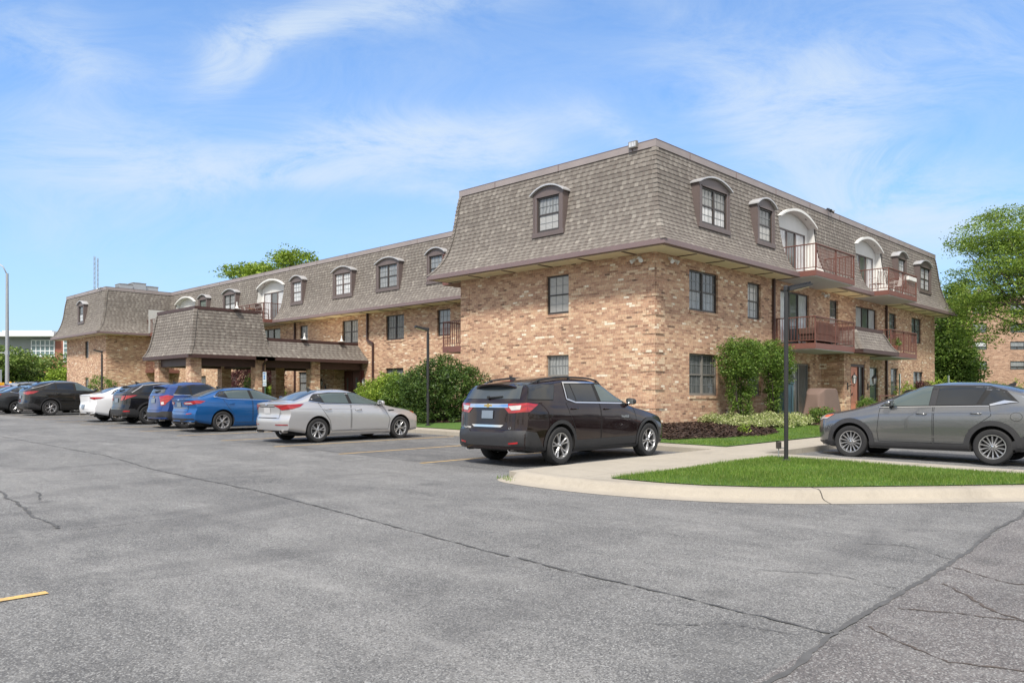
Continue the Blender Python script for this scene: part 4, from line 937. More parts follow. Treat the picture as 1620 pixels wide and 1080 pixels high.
def text_mesh(txt,size,name,mat,parent,ext=.003):
    cu=bpy.data.curves.new(name,'FONT'); cu.body=txt; cu.size=size; cu.extrude=ext; cu.align_x='CENTER'; cu.align_y='CENTER'
    t=bpy.data.objects.new('t',cu); COL.objects.link(t); dg=bpy.context.evaluated_depsgraph_get(); me=bpy.data.meshes.new_from_object(t.evaluated_get(dg)); bpy.data.objects.remove(t)
    me.materials.clear(); me.materials.append(mat); o=bpy.data.objects.new(name,me); COL.objects.link(o); o.parent=parent; return o
def make_car(c,loc,rz,label,group=None,cat='car'):
    W,H,wb,r=c['W'],c['H'],c['wb'],c['r']; Bd=Body(c); me=Bd.mesh(); root=empty(c.get('name','parked_car'),loc,rz,label,cat,group)
    body=bpy.data.objects.new('body',me); COL.objects.link(body); P=c['paint']; me.materials.append(P); me.materials.append(M['well'])
    ra=c.get('ra',r+.055); tmp=[]
    for x in (0,wb):
        for sg in (-1,1):
            mb=MB(); mb.lathe([(ra,-.17),(ra,.17)],44,Matrix.Translation((x,sg*(W/2-.12),r+.01))@Matrix.Rotation(math.pi/2,4,'X')); t=mb.build('cut',M['well']); tmp.append(t); md=body.modifiers.new('b','BOOLEAN'); md.operation='DIFFERENCE'; md.solver='EXACT'; md.object=t
    dg=bpy.context.evaluated_depsgraph_get(); m2=bpy.data.meshes.new_from_object(body.evaluated_get(dg)); body.modifiers.clear(); body.data=m2; bpy.data.meshes.remove(me)
    for t in tmp: bpy.data.objects.remove(t)
    m2.materials.clear(); m2.materials.append(P); m2.materials.append(M['well'])
    for p in m2.polygons:
        cx,cy,cz=p.center; k=0
        for x in (0,wb):
            if math.hypot(cx-x,cz-r-.01)<ra+.004 and abs(p.normal.y)<.9 and abs(cy)>W/2-.31: k=1
            if math.hypot(cx-x,cz-r-.01)<ra+.004 and abs(p.normal.y)>.9 and abs(cy)<W/2-.26: k=1
        if p.normal.z<-.9 and cz<.4: k=1
        p.material_index=k
    m2.polygons.foreach_set('use_smooth',[True]*len(m2.polygons)); m2.set_sharp_from_angle(angle=math.radians(42)); body.parent=root
    D=lambda name,mat,mode,polys,**k: Bd.drape(name,mat,mode,polys,k.pop('parent',root),**k)
    cl=c.get('cladmat')
    # windows: dark surround, glass on top
    for sg in ('L','R'):
        if c.get('surround'): D('window_trim',c.get('trimmat',M['seam']),sg,c['surround'] if isinstance(c['surround'][0][0],(tuple,list)) else [c['surround']],eps=.005,step=.05)
        for i,(pl,gm) in enumerate(c['side_glass']): D('side_window',M[gm],sg,[pl],eps=.010,step=.05)
        if c.get('chromeline'): D('chrome_strip',M[c.get('chromem','chrome')],sg,line(c['chromeline'],c.get('chromew',.022)),eps=.013)
        for i,pl in enumerate(c['doors']):
            d_=D('door',P,sg,[pl],eps=.0022,mats=[P,M['seam']],seam=.011,step=.07)
            hx,hz=c['handles'][i]; q=Bd.cast(sg,hx,hz,.028); q2=Bd.cast(sg,hx+.19,hz+.006,.028); 
            if q and q2:
                mb=MB(); s1=1 if sg=='L' else -1; mb.tube([q-Vector((0,s1*.03,0)),q,q*.5+q2*.5+Vector((0,s1*.008,0)),q2,q2-Vector((0,s1*.03,0))],.0135,8); mb.build('door_handle',c.get('handlemat',P),d_,smooth=True)
        if c.get('archtrim'):
            polys=[]; w_=c['archtrim']
            for x in (0,wb):
                A=[(x+(ra-.004)*math.cos(t),r+.01+(ra-.004)*math.sin(t)) for t in np.linspace(-.16,math.pi+.16,26)]; O=[(x+(ra+w_)*math.cos(t),r+.01+(ra+w_)*math.sin(t)) for t in np.linspace(-.16,math.pi+.16,26)]
                D('arch_trim',cl,sg,[[A[i],A[i+1],O[i+1],O[i]] for i in range(25)],eps=.012,step=.2)
        if c.get('sill'):
            z0,z1=c['sill']; x0=ra+.0; D('sill_cladding',cl,sg,[[(x0,z0),(wb-x0,z0),(wb-x0+.02,z1-.03),(x0-.02,z1)]],eps=.010)
        if c.get('crease'):
            for ln in c['crease']: D('body_crease',c.get('creasemat',P),sg,line(ln,.03),eps=.007)
        if c.get('vent'): D('fender_vent',M['clad'],sg,[c['vent']],eps=.006)
        if c.get('fuel') and sg==c['fuel'][0]:
            fx,fz=c['fuel'][1]; D('fuel_cap',P,sg,[[(fx+.09*math.cos(t)*(1.15),fz+.085*math.sin(t)) for t in np.linspace(0,2*math.pi,16)[:-1]]],eps=.003,mats=[P,M['seam']],seam=.007)
    for nm,mt,mode,polys,kw in c.get('extra',[]): D(nm,M[mt] if isinstance(mt,str) else mt,mode,polys,**dict(kw))
    D('windshield',M['glassc'],'T',[c['wind']],eps=.008,step=.06)
    if c.get('rearscreen'): D('rear_window',M['glassr'],'T' if c.get('rs_top') else 'B',[c['rearscreen']],eps=.008,step=.06)
    for pl in c['tail']:
        D('taillight',M['lampr'],'rear',[pl],eps=.010,step=.05); D('taillight',M['lampr'],'rear',[[(-t,z) for t,z in pl]],eps=.010,step=.05)
    for pl in c.get('tailclear',[]):
        D('reverse_lamp',M['lampc'],'rear',[pl],eps=.014,step=.05); D('reverse_lamp',M['lampc'],'rear',[[(-t,z) for t,z in pl]],eps=.014,step=.05)
    for pl in c['head']:
        D('headlight',M['lampc'],'front',[pl],eps=.010,step=.05); D('headlight',M['lampc'],'front',[[(-t,z) for t,z in pl]],eps=.010,step=.05)
    for pl in c.get('headred',[]):
        D('side_marker',M['lampa'],'front',[pl],eps=.014,step=.05); D('side_marker',M['lampa'],'front',[[(-t,z) for t,z in pl]],eps=.014,step=.05)
    D('grille',M['clad'],'front',[c['grille']],eps=.006)
    if c.get('rbump'): D('rear_bumper',cl or M['clad'],'rear',[c['rbump']],eps=.009,step=.08)
    if c.get('fbump'): D('front_bumper',cl or M['clad'],'front',[c['fbump']],eps=.009,step=.08)
    # tailgate outline and number plate
    if c.get('gate'): D('tailgate',P,'rear',[c['gate']],eps=.002,mats=[P,M['seam']],seam=.011,step=.08)
    px_,pz_=c['plate']; q=Bd.cast('rear',px_,pz_,.012); q2=Bd.cast('rear',px_,pz_+.05,.012)
    up=(q2-q).normalized(); mb=MB(); hw=.155
    cc=[q+Vector((0,sx*hw,0))+up*sz*.078 for sx,sz in ((-1,-1),(1,-1),(1,1),(-1,1))]; mb.ext(cc,Vector((-.012,0,0))); mb.build('number_plate',c.get('platemat',M['plate']),root)
    # mirrors
    for s1 in (-1,1):
        mx,mz=c['mirror']; b0=Bd.cast('L' if s1>0 else 'R',mx,mz,0) or Vector((mx,s1*W*.45,mz))
        bm=bmesh.new(); bmesh.ops.create_uvsphere(bm,u_segments=20,v_segments=12,radius=1)
        for v in bm.verts:
            x,y,z=v.co; x=math.copysign(abs(x)**.75,x); y=math.copysign(abs(y)**.65,y); z=math.copysign(abs(z)**.7,z); x=max(x,-.45); v.co=Vector((x*.085+.02*y*s1,y*.10,z*.066-.012*y*s1))
        mm=bpy.data.meshes.new('mirror'); bm.to_mesh(mm); bm.free(); mm.materials.append(c.get('mirmat',P)); mm.polygons.foreach_set('use_smooth',[True]*len(mm.polygons))
        o=bpy.data.objects.new('side_mirror',mm); COL.objects.link(o); o.parent=root; o.location=(mx-.02,b0.y+s1*.105,mz+.08)
        mb=MB(); mb.box(-.048,-.085,-.05,-.044,.09,.05); gl=mb.build('mirror_glass',M['glassd'],o); mb=MB(); mb.bar((.02,-s1*.15,-.075),(.02,-s1*.02,-.045),.07,.035); mb.build('mirror_arm',M['clad'],o)
    # wheels
    ty,rm=wheel_meshes(r,c.get('tw',.225),c['rim'][0],M[c['rim'][1]],c['rim'][2])
    for x in (0,wb):
        for s1 in (-1,1):
            t=bpy.data.objects.new('wheel',ty); COL.objects.link(t); t.parent=root; t.location=(x,s1*(W/2-.125),r); t.rotation_euler=(0,random.random()*1.2,0 if s1>0 else math.pi)
            q=bpy.data.objects.new('rim',rm); COL.objects.link(q); q.parent=t
    # underside: axle, sill shadow box, exhaust
    mb=MB(); mb.box(-c['ro']+.6,-W*.30,c['clr']+.0,wb+c['fo']-.5,W*.30,c['clr']+.08); mb.tube([(0,-W/2+.25,r),(0,W/2-.25,r)],.05,10); mb.tube([(-c['ro']+.4,-.2,.36),(-c['ro']+.75,-.3,.33),(.2,-.2,.3)],.09,10); mb.build('underbody',M['well'],root)
    for ex in c.get('exh',[]):
        mb=MB(); x=-c['ro']+c.get('exin',.10); mb.lathe([(.0,-.12),(.038,-.12),(.036,.02),(.046,.025),(.046,-.15)],20,Matrix.Translation((x,ex,c.get('exz',.30)))@Matrix.Rotation(-math.pi/2,4,'Y')@Matrix.Scale(c.get('exw',1),4,(0,1,0))); mb.build('exhaust_pipe',M['exh'],root,smooth=True,sharp=40)
    if c.get('spoiler'):
        x0,z0,x1,z1,hw=c['spoiler']; mb=MB(); n_=14; A=[];Cc=[]
        for i in range(n_+1):
            y=-hw+2*hw*i/n_; dz=-.045*(y/hw)**2-.03*(y/hw)**8; dx=.10*(abs(y)/hw)**3; A.append([(x0+dx,y,z0+dz),(x0+dx+.01,y,z0+dz-.035),(x1,y*1.0,z1+dz-.07),(x1,y,z1+dz+.006)])
        for i in range(n_):
            for k in range(4): mb.face([A[i][k],A[i][(k+1)%4],A[i+1][(k+1)%4],A[i+1][k]])
        mb.face(A[0]); mb.face(A[-1][::-1]); mb.build('roof_spoiler',c.get('spoilmat',P),root,smooth=True,merge=True,sharp=40)
    if c.get('rails'):
        x0,x1=c['rails']
        for s1 in (-1,1):
            pts=[]
            for i in range(11):
                x=x0+(x1-x0)*i/10; q=Bd.cast('T',x,s1*W*.335,0); pts.append(q+Vector((0,0,.0 if i in(0,10) else .045)))
            mb=MB(); mb.tube(pts,[.012]+[.019]*9+[.012],8)
            for i in (0,1,5,9,10): mb.bar(pts[i],pts[i]-Vector((0,0,.05)),.05,.03)
            mb.build('roof_rail',c.get('railmat',M['clad']),root,smooth=True,sharp=50)
    if c.get('fin') is not None:
        x=c['fin']; q=Bd.cast('T',x,0,0); mb=MB(); mb.ext([(q.x-.08,-.012,q.z-.01),(q.x+.12,-.02,q.z-.01),(q.x-.06,-.006,q.z+.07),(q.x-.1,-.005,q.z+.065)],(0,.024,0)); mb.build('antenna_fin',c.get('finmat',M['clad']),root)
    if c.get('wiper'):
        y0,z0,y1,z1=c['wiper']; a=Bd.cast('B',y0,z0,.03); b=Bd.cast('B',y1,z1,.025); mb=MB(); mb.bar(a,b,.035,.02); mb.tube([a+Vector((.03,0,0)),a-Vector((.02,0,0))],.03,8); mb.build('rear_wiper',M['black'],root)
    c['_B']=Bd; return root,Bd
def mark(Bd,parent,mode,p,q,pts,name='emblem',mat='chrome',d=.008):
    """a small flat badge standing on the bodywork, outline in local (horizontal, vertical) metres"""
    c=Bd.cast(mode,p,q,.012); u=Bd.cast(mode,p+.04,q,.012); v=Bd.cast(mode,p,q+.04,.012); U=(u-c).normalized(); V=(v-c).normalized(); N_=U.cross(V).normalized()
    mb=MB(); mb.ext([c+U*x+V*y for x,y in pts],N_*d); mb.ext([c+U*x+V*y for x,y in pts],-N_*d); return mb.build(name,M[mat],parent)
def letter(Bd,parent,mode,p,q,txt,size,mat='chrome'):
    c=Bd.cast(mode,p,q,.014); s=-1 if mode in('rear','L') else 1
    u=Bd.cast(mode,p+.15*s,q,.014); v=Bd.cast(mode,p,q+.04,.014); U=(u-c).normalized(); V=(v-c); V=(V-U*V.dot(U)).normalized(); N_=U.cross(V)
    t=text_mesh(txt,size,'lettering',M[mat],parent,.003); t.matrix_local=Matrix(((U.x,V.x,N_.x,c.x),(U.y,V.y,N_.y,c.y),(U.z,V.z,N_.z,c.z),(0,0,0,1))); return t
def ell(rx,rz,n=16): return [(rx*math.cos(2*math.pi*k/n),rz*math.sin(2*math.pi*k/n)) for k in range(n)]
def qb(pts): return pts
P_traverse=paint('black cherry paint',(.013,.006,.007),.25,.2); P_kia=paint('silver paint',(.50,.50,.51),.55,.3); P_fus=paint('bright blue paint',(.012,.105,.32),.5,.28)
P_trax=paint('deep blue paint',(.020,.055,.20),.4,.3); P_blk=paint('black paint',(.010,.010,.011),.2,.25); P_wht=paint('white paint',(.72,.73,.75),.05,.3); P_gry=paint('grey paint',(.19,.195,.20),.75,.22)
P_rx=paint('black pearl paint',(.013,.013,.013),.3,.25); P_drk=paint('dark graphite paint',(.035,.038,.042),.4,.28); P_red=paint('red paint',(.33,.018,.015),.2,.3); P_slv=paint('pale silver paint',(.38,.40,.42),.5,.3); P_gr2=paint('warm grey paint',(.19,.185,.18),.55,.3)
def suv(**k):
    """common sport utility shape, all heights from the ground, x from the rear axle"""
    wb,ro,fo,H=k['wb'],k['ro'],k['fo'],k['H']; bh=k.get('bh',1.2); hd=k.get('hd',1.12); nose=k.get('nose',.88); wx=k.get('wx',wb-.55); wt=k.get('wt',wx-.95); rg=k.get('rg',.42); s=k.get('slope',.10)
    c=dict(H=H,clr=.24,r=.365,W=1.86,
      top=[(-ro+.10,H-.16-s*.6),(-ro+rg-.02,H-.09-s*.5),(-ro+.75,H-.045-s*.3),(.3,H-.008),(.75,H),(wt-.35,H-.012),(wt,H-.075),(wx,hd+.05),(wx+.25,hd-.01),(wb+.1,hd-.06),(wb+.45,hd-.13),(wb+fo-.22,nose+.04),(wb+fo-.08,nose-.04),(wb+fo+.1,nose-.22)],
      belt=[(-ro,bh+.03),(0,bh),(wx,bh-.07),(wb,hd-.13),(wb+fo,nose-.10)],
      rear=[(.22,-ro+.12),(.36,-ro+.02),(.62,-ro),(.70,-ro+.05),(.95,-ro+.07),(bh-.02,-ro+.09),(bh+.06,-ro+.14),(H-.16,-ro+rg),(H,-ro+rg+.05),(H+.2,-ro+rg+.06)],
      front=[(.2,wb+fo-.14),(.34,wb+fo-.03),(.55,wb+fo),(.72,wb+fo),(nose,wb+fo-.05),(hd,wb+fo-.3),(H+.2,wb+fo-.4)])
    z0=bh+.045; z1=H-.155; zf=bh-.005
    w1=wx-.10; 
    c['side_glass']=[([(-.30,z0+.02),(.24,z0+.015),(.20,z1-.03),(-.12,z1-.05)],'glasst'),([(.30,z0+.012),(1.06,z0-.01),(1.02,z1+.01),(.27,z1-.02)],'glasst'),([(1.17,z0-.015),(w1-.12,zf),(w1-.10,zf+.02),(wt+.02,z1-.02),(wt-.14,z1+.02),(1.13,z1+.015)],'glassc')]
    c['surround']=[[(-.36,z0-.01),(w1+.02,zf-.035),(wt+.06,z1+.03),(wt-.16,z1+.05),(.5,z1+.045),(-.14,z1-.01)]]
    c['chromeline']=[(-.36,z0-.015),(.5,z0-.04),(w1,zf-.045)]
    c['doors']=[[(.12,.58),(.22,.42),(1.1,.42),(1.1,z0-.05),(.2,z0-.03),(.05,z0-.05),(-.06,.98)] if False else [(.44,.40),(1.1,.40),(1.1,z0-.05),(.16,z0-.03),(.20,.86),(.40,.66)],[(1.13,.40),(wb-.50,.40),(wb-.44,.62),(wx-.02,zf-.06),(1.13,z0-.05)]]
    c['handles']=[(.27,bh-.14),(1.26,bh-.16)]
    c['wind']=[(wt+.03,-.50),(wt+.03,.50),(wx-.02,.66),(wx-.02,-.66)]
    c['rearscreen']=[(-.60,bh+.09),(.60,bh+.09),(.50,H-.20),(-.50,H-.20)]
    c['tail']=[[(.42,bh-.10),(1.14,bh-.07),(1.22,bh-.13),(.98,bh-.26),(.5,bh-.24)]]
    c['head']=[[(.55,nose-.09),(1.18,nose+.0),(1.22,nose-.06),(.62,nose-.19)]]
    c['grille']=[(-.42,nose-.12),(.42,nose-.12),(.36,nose-.42),(-.36,nose-.42)]
    c['rbump']=[(-1.62,.20),(1.62,.20),(1.58,.44),(1.3,.60),(.7,.60),(.5,.56),(-.5,.56),(-.7,.60),(-1.3,.60),(-1.58,.44)]; c['fbump']=[(-1.5,.2),(1.5,.2),(1.42,.36),(.9,.33),(-.9,.33),(-1.42,.36)]
    c['gate']=[(-.70,.64),(.70,.64),(.74,bh-.02),(-.74,bh-.02)]
    c['plate']=(0,.92); c['mirror']=(w1-.02,bh-.01); c['cladmat']=M['clad']; c['archtrim']=.075; c['sill']=(.26,.40)
    c['spoiler']=(-ro+rg-.17,H-.10-s*.5,-ro+rg+.12,H-.06-s*.5,.56); c['rails']=(-ro+.65,wt-.1); c['fin']=-ro+.85; c['wiper']=(0,bh+.11,-.28,bh+.16); c['exh']=[-.5,.5]
    c['rim']=('wide','rim',5); c['mirmat']=M['clad']; c.update(k); return c
def sedan(**k):
    wb,ro,fo,H=k['wb'],k['ro'],k['fo'],k['H']; bh=k.get('bh',1.0); dk=k.get('dk',1.08); hd=k.get('hd',1.0); nose=k.get('nose',.74); wx=k.get('wx',wb-.42); wt=k.get('wt',wx-1.0); rb=k.get('rb',-.52); rt=k.get('rt',.28)
    c=dict(H=H,clr=.17,r=.325,W=1.84,tum=.42,
      top=[(-ro,dk-.05),(-ro+.12,dk-.005),(-ro+.3,dk+.0),(rb,dk+.035),(rb+.25,dk+.11),(rt-.2,H-.10),(rt,H-.045),(.75,H-.008),(1.0,H),(wt-.2,H-.02),(wt,H-.055),(wt+.5,H-.245),(wx,hd+.03),(wx+.25,hd-.03),(wb+.1,hd-.10),(wb+.5,nose+.08),(wb+fo-.2,nose+.0),(wb+fo-.05,nose-.09),(wb+fo+.1,nose-.2)],
      belt=[(-ro,dk-.10),(-.3,bh+.04),(.5,bh),(wx,bh-.06),(wb,hd-.16),(wb+fo,nose-.12)],
      rear=[(.2,-ro+.14),(.34,-ro+.04),(.55,-ro),(.66,-ro+.015),(.74,-ro+.06),(dk-.06,-ro+.02),(dk+.2,-ro+.02)],
      front=[(.15,wb+fo-.12),(.3,wb+fo-.02),(.5,wb+fo),(nose-.05,wb+fo-.02),(nose+.1,wb+fo-.10),(H+.2,wb+fo-.2)])
    z1=H-.115; z0=bh+.035; w1=wx-.12
    c['side_glass']=[([(-.18,z0+.075),(.15,z0+.03),(.06,z1-.05),(-.05,z1-.12)],'glasst'),([(.20,z0+.025),(1.0,z0),(.93,z1+.002),(.45,z1-.012),(.10,z1-.05)],'glassc'),([(1.11,z0-.005),(w1-.06,z0-.03),(w1-.04,z0-.01),(wt+.26,z1-.11),(wt-.05,z1-.015),(1.03,z1+.004)],'glassc')]
    c['surround']=[[(-.28,z0+.075),(.2,z0-.0),(w1+.04,z0-.06),(wt+.3,z1-.085),(wt-.05,z1+.015),(.45,z1+.015),(.02,z1-.03),(-.12,z1-.10)]]
    c['chromeline']=[(-.28,z0+.07),(.2,z0-.005),(w1,z0-.06)]; c['chromew']=.016
    c['doors']=[[(.42,.30),(1.04,.30),(1.04,z0-.025),(.14,z0-.01),(.0,z0+.02),(.12,.90),(.36,.58)],[(1.07,.30),(wb-.46,.30),(wb-.40,.6),(wx-.12,z0-.08),(1.07,z0-.025)]]
    c['handles']=[(.19,bh-.13),(1.20,bh-.15)]
    c['wind']=[(wt+.02,-.46),(wt+.02,.46),(wx-.04,.66),(wx-.04,-.66)]; c['rs_top']=True; c['rearscreen']=[(rb+.04,-.60),(rb+.04,.60),(rt+.02,.44),(rt+.02,-.44)]
    c['tail']=[[(.42,dk-.16),(1.0,dk-.09),(1.30,dk-.09),(1.18,dk-.19),(.8,dk-.26),(.52,dk-.24)]]
    c['head']=[[(.52,nose-.12),(1.22,nose+.02),(1.3,nose+.0),(1.0,nose-.14),(.6,nose-.18)]]; c['headred']=[[(1.18,nose+.0),(1.36,nose+.03),(1.3,nose-.05),(1.12,nose-.06)]]
    c['grille']=[(-.42,nose-.10),(.42,nose-.10),(.36,nose-.26),(-.36,nose-.26)]
    c['rbump']=[(-1.05,.20),(1.05,.20),(.95,.33),(-.95,.33)]; c['fbump']=[(-.8,.18),(.8,.18),(.7,.38),(-.7,.38)]; c['cladmat']=M['clad']
    c['gate']=[(-.60,.66),(.60,.66),(.68,dk-.09),(-.68,dk-.09)]; c['plate']=(0,.84); c['mirror']=(w1-.10,bh-.03); c['fin']=rt+.05; c['exh']=[-.55,.55]; c['exz']=.30; c['rim']=('double','rim',5)
    c.update(k); return c
def place(c,ab,label,group='cars parked nose to the kerb along the porch side',fn=make_car,z=None):
    """ab: where the near rear tyre meets the ground"""
    a,b=ab; b2=b+c['W']/2-.10; return fn(c,(a,b2,g(a+1.4,b2) if z is None else z),0,label,group)
# black cherry SUV, nearest
tr=dict(name='parked_suv',wb=3.07,ro=1.14,fo=.96,W=1.99,H=1.775,bh=1.225,hd=1.16,nose=.92,wx=2.56,wt=1.62,rg=.36,r=.378,slope=.14,paint=P_traverse,cladmat=M['clad'],rim=('double','rim',5),
  exh=[-.58,.60],exz=.33,railmat=M['clad'],cr=.20,tw=.25)
tz0,tz1=1.265,1.60
tr['side_glass']=[([(-.86,1.30),(-.18,1.29),(-.02,1.585),(-.70,1.575)],'glasst'),([(.28,1.265),(.36,1.265),(.50,1.60),(.34,1.60)] if False else [(.30,1.30),(.52,1.262),(.46,1.60),(.30,1.60)],'glasst'),([(.55,1.26),(1.24,1.25),(1.20,1.605),(.49,1.603)],'glasst'),([(1.36,1.248),(2.38,1.232),(2.26,1.33),(1.78,1.575),(1.66,1.60),(1.30,1.606)],'glassc')]
tr['surround']=[[(.26,1.28),(.50,1.235),(2.46,1.205),(2.28,1.36),(1.80,1.60),(1.62,1.628),(.26,1.622)],[(-.89,1.285),(-.17,1.275),(0,1.60),(-.72,1.59)]]
tr['chromeline']=[(1.85,1.585),(1.64,1.630),(1.0,1.640),(.27,1.632),(.245,1.30),(.50,1.232),(2.46,1.20)]; tr['chromew']=.026; tr['chromem']='chrome'
tr['doors']=[[(.50,.32),(1.28,.32),(1.28,1.225),(.30,1.245),(.20,1.22),(.28,1.0),(.44,.72)],[(1.31,.32),(2.52,.32),(2.60,.62),(2.50,1.18),(1.31,1.225)]]
tr['handles']=[(.34,1.10),(1.42,1.085)]; tr['handlemat']=P_traverse
tr['tail']=[[(.40,1.205),(1.20,1.225),(1.48,1.20),(1.22,1.06),(.62,1.03)]]
tr['tailclear']=[[(.60,1.165),(1.0,1.185),(.96,1.10),(.70,1.085)]]
tr['extra']=[('chrome_strip','chrome','rear',[[(-.60,1.205),(.60,1.205),(.60,1.135),(-.60,1.135)]],dict(eps=.016)),
  ('chrome_strip','chrome','rear',[[(-.48,.80),(.48,.80),(.40,.755),(-.40,.755)]],dict(eps=.012)),
  ('door_cladding',M['clad'],'L',[[(.46,.33),(2.55,.33),(2.57,.50),(.44,.47)]],dict(eps=.007,both=True)),
  ('reflector','lampr','rear',[[(.62,.465),(.88,.485),(.88,.45),(.62,.43)],[(-.62,.465),(-.88,.485),(-.88,.45),(-.62,.43)]],dict(eps=.014)),
  ('brake_lamp','lampr','B',[[(-.18,1.665),(.18,1.665),(.18,1.645),(-.18,1.645)]],dict(eps=.01))]
tr['rearscreen']=[(-.74,1.30),(.74,1.30),(.66,1.615),(-.66,1.615)]; tr['plate']=(0,1.0)
tr['rbump']=[(-1.72,.22),(1.72,.22),(1.60,.40),(1.42,.66),(1.1,.70),(.55,.70),(.48,.655),(-.48,.655),(-.55,.70),(-1.1,.70),(-1.42,.66),(-1.60,.40)]
tr['gate']=[(-.78,.72),(.78,.72),(.84,1.22),(-.84,1.22)]; tr['archtrim']=.07; tr['sill']=(.24,.34); tr['mirror']=(2.36,1.17); tr['rails']=(-.55,1.75); tr['fin']=-.35; tr['wiper']=(0.05,1.315,-.32,1.34)
tr['crease']=[[(-.5,.98),(.3,.99),(1.2,.965)]]; tr['creasemat']=P_traverse
root,Bd=place(c:=suv(**tr),(-8.37,-3.28),'black cherry SUV with chrome rear trim and roof rails parked beside the kerbed island','cars parked nose to the kerb along the porch side')
root.rotation_euler=(0,0,0)
mark(Bd,root,'rear',0,1.172,[(-.11,-.018),(-.035,-.018),(-.03,-.036),(.03,-.036),(.035,-.018),(.11,-.018),(.10,.018),(.035,.018),(.03,.036),(-.03,.036),(-.035,.018),(-.10,.018)],'emblem','gold')
letter(Bd,root,'rear',.62,.735,'TRAVERSE',.055); letter(Bd,root,'R',2.12,.92,'TRAVERSE',.062); letter(Bd,root,'rear',-.66,.735,'LT',.05)
# silver sedan
ki=dict(name='parked_sedan',wb=2.795,ro=1.06,fo=.98,W=1.83,H=1.455,bh=1.015,dk=1.10,hd=1.03,nose=.80,wx=2.28,wt=1.36,rb=-.62,rt=.22,r=.328,paint=P_kia,rim=('double','rim',5),plate=(0,.865),handlemat=M['chrome'],exh=[-.62,.62],exw=1.5)
ki['tail']=[[(.36,1.005),(.9,1.025),(1.52,1.045),(1.40,.965),(1.15,.905),(.72,.875),(.56,.94)]]
ki['extra']=[('boot_trim','seam','rear',[[(-.42,.975),(.42,.975),(.40,.955),(-.40,.955)]],dict(eps=.008)),('boot_crease',M['seam'],'rear',[[(-.5,.675),(.5,.675),(.5,.665),(-.5,.665)]],dict(eps=.006)),
  ('reflector','lampr','rear',[[(.45,.50),(1.0,.50),(1.02,.475),(.45,.475)],[(-.45,.50),(-1.0,.50),(-1.02,.475),(-.45,.475)]],dict(eps=.012))]
ki['platemat']=paint('blank silver plate',(.55,.55,.56),.1,.5); ki['vent']=[(2.33,.86),(2.56,.86),(2.58,.83),(2.36,.815)]; ki['crease']=[[(.5,.34),(2.2,.36)],[(-.6,.93),(.3,.92),(1.2,.90)]]; ki['creasemat']=P_kia
root,Bd=place(c:=sedan(**ki),(-8.54,5.22),'silver four door sedan between the empty bays and the bright blue sedan')
mark(Bd,root,'rear',0,1.03,ell(.065,.028)); letter(Bd,root,'rear',-.66,.80,'EX',.045)
# bright blue sedan
fu=dict(name='parked_sedan',wb=2.85,ro=1.10,fo=.93,W=1.85,H=1.478,bh=1.04,dk=1.11,hd=1.02,nose=.81,wx=2.36,rb=-.66,rt=.24,r=.335,paint=P_fus,rim=('double','rim',5),plate=(0,.89),handlemat=P_fus,chromew=.03,exh=[-.62,.62],exw=1.4)
fu['tail']=[[(.34,.955),(.55,.985),(1.1,1.035),(1.42,1.005),(1.25,.93),(.8,.885),(.42,.89)]]; fu['tailclear']=[[(.42,.945),(.80,.955),(.92,.92),(.46,.91)]]
fu['extra']=[('chrome_strip','chrome','rear',[[(-.58,.80),(.58,.80),(.56,.775),(-.56,.775)]],dict(eps=.012)),('reflector','lampr','rear',[[(.55,.60),(.85,.615),(.85,.59),(.55,.575)],[(-.55,.60),(-.85,.615),(-.85,.59),(-.55,.575)]],dict(eps=.012))]
fu['rbump']=[(-1.2,.18),(1.2,.18),(1.1,.36),(.95,.44),(-.95,.44),(-1.1,.36)]; fu['crease']=[[(.45,.50),(2.3,.53)],[(-.7,.98),(.4,.93)]]; fu['creasemat']=P_fus
root,Bd=place(c:=sedan(**fu),(-8.20,11.52),'bright blue four door sedan parked beside the silver sedan')
mark(Bd,root,'rear',0,1.04,ell(.07,.03)); letter(Bd,root,'rear',-.62,.76,'SE',.045)
# deep blue small SUV
tx=dict(name='parked_suv',wb=2.555,ro=.80,fo=.92,W=1.78,H=1.66,bh=1.15,hd=1.10,nose=.85,rg=.34,r=.34,paint=P_trax,rim=('wide','rimd',5),rails=None,cladmat=M['cladg'],cr=.28)
tx['tail']=[[(.46,1.12),(1.02,1.17),(1.30,1.13),(1.14,.98),(.90,.83),(.62,.80),(.56,.98)]]; tx['tailclear']=[[(.62,.92),(.80,.94),(.84,.85),(.66,.83)]]; tx['plate']=(0,.97); tx['archtrim']=None
root,Bd=place(c:=suv(**tx),(-8.28,14.3),'deep blue compact SUV with grey rear bumper beyond the bright blue sedan')
mark(Bd,root,'rear',0,1.10,[(-.08,-.012),(-.025,-.012),(-.02,-.026),(.02,-.026),(.025,-.012),(.08,-.012),(.07,.012),(.025,.012),(.02,.026),(-.02,.026),(-.025,.012),(-.07,.012)],'emblem','gold')
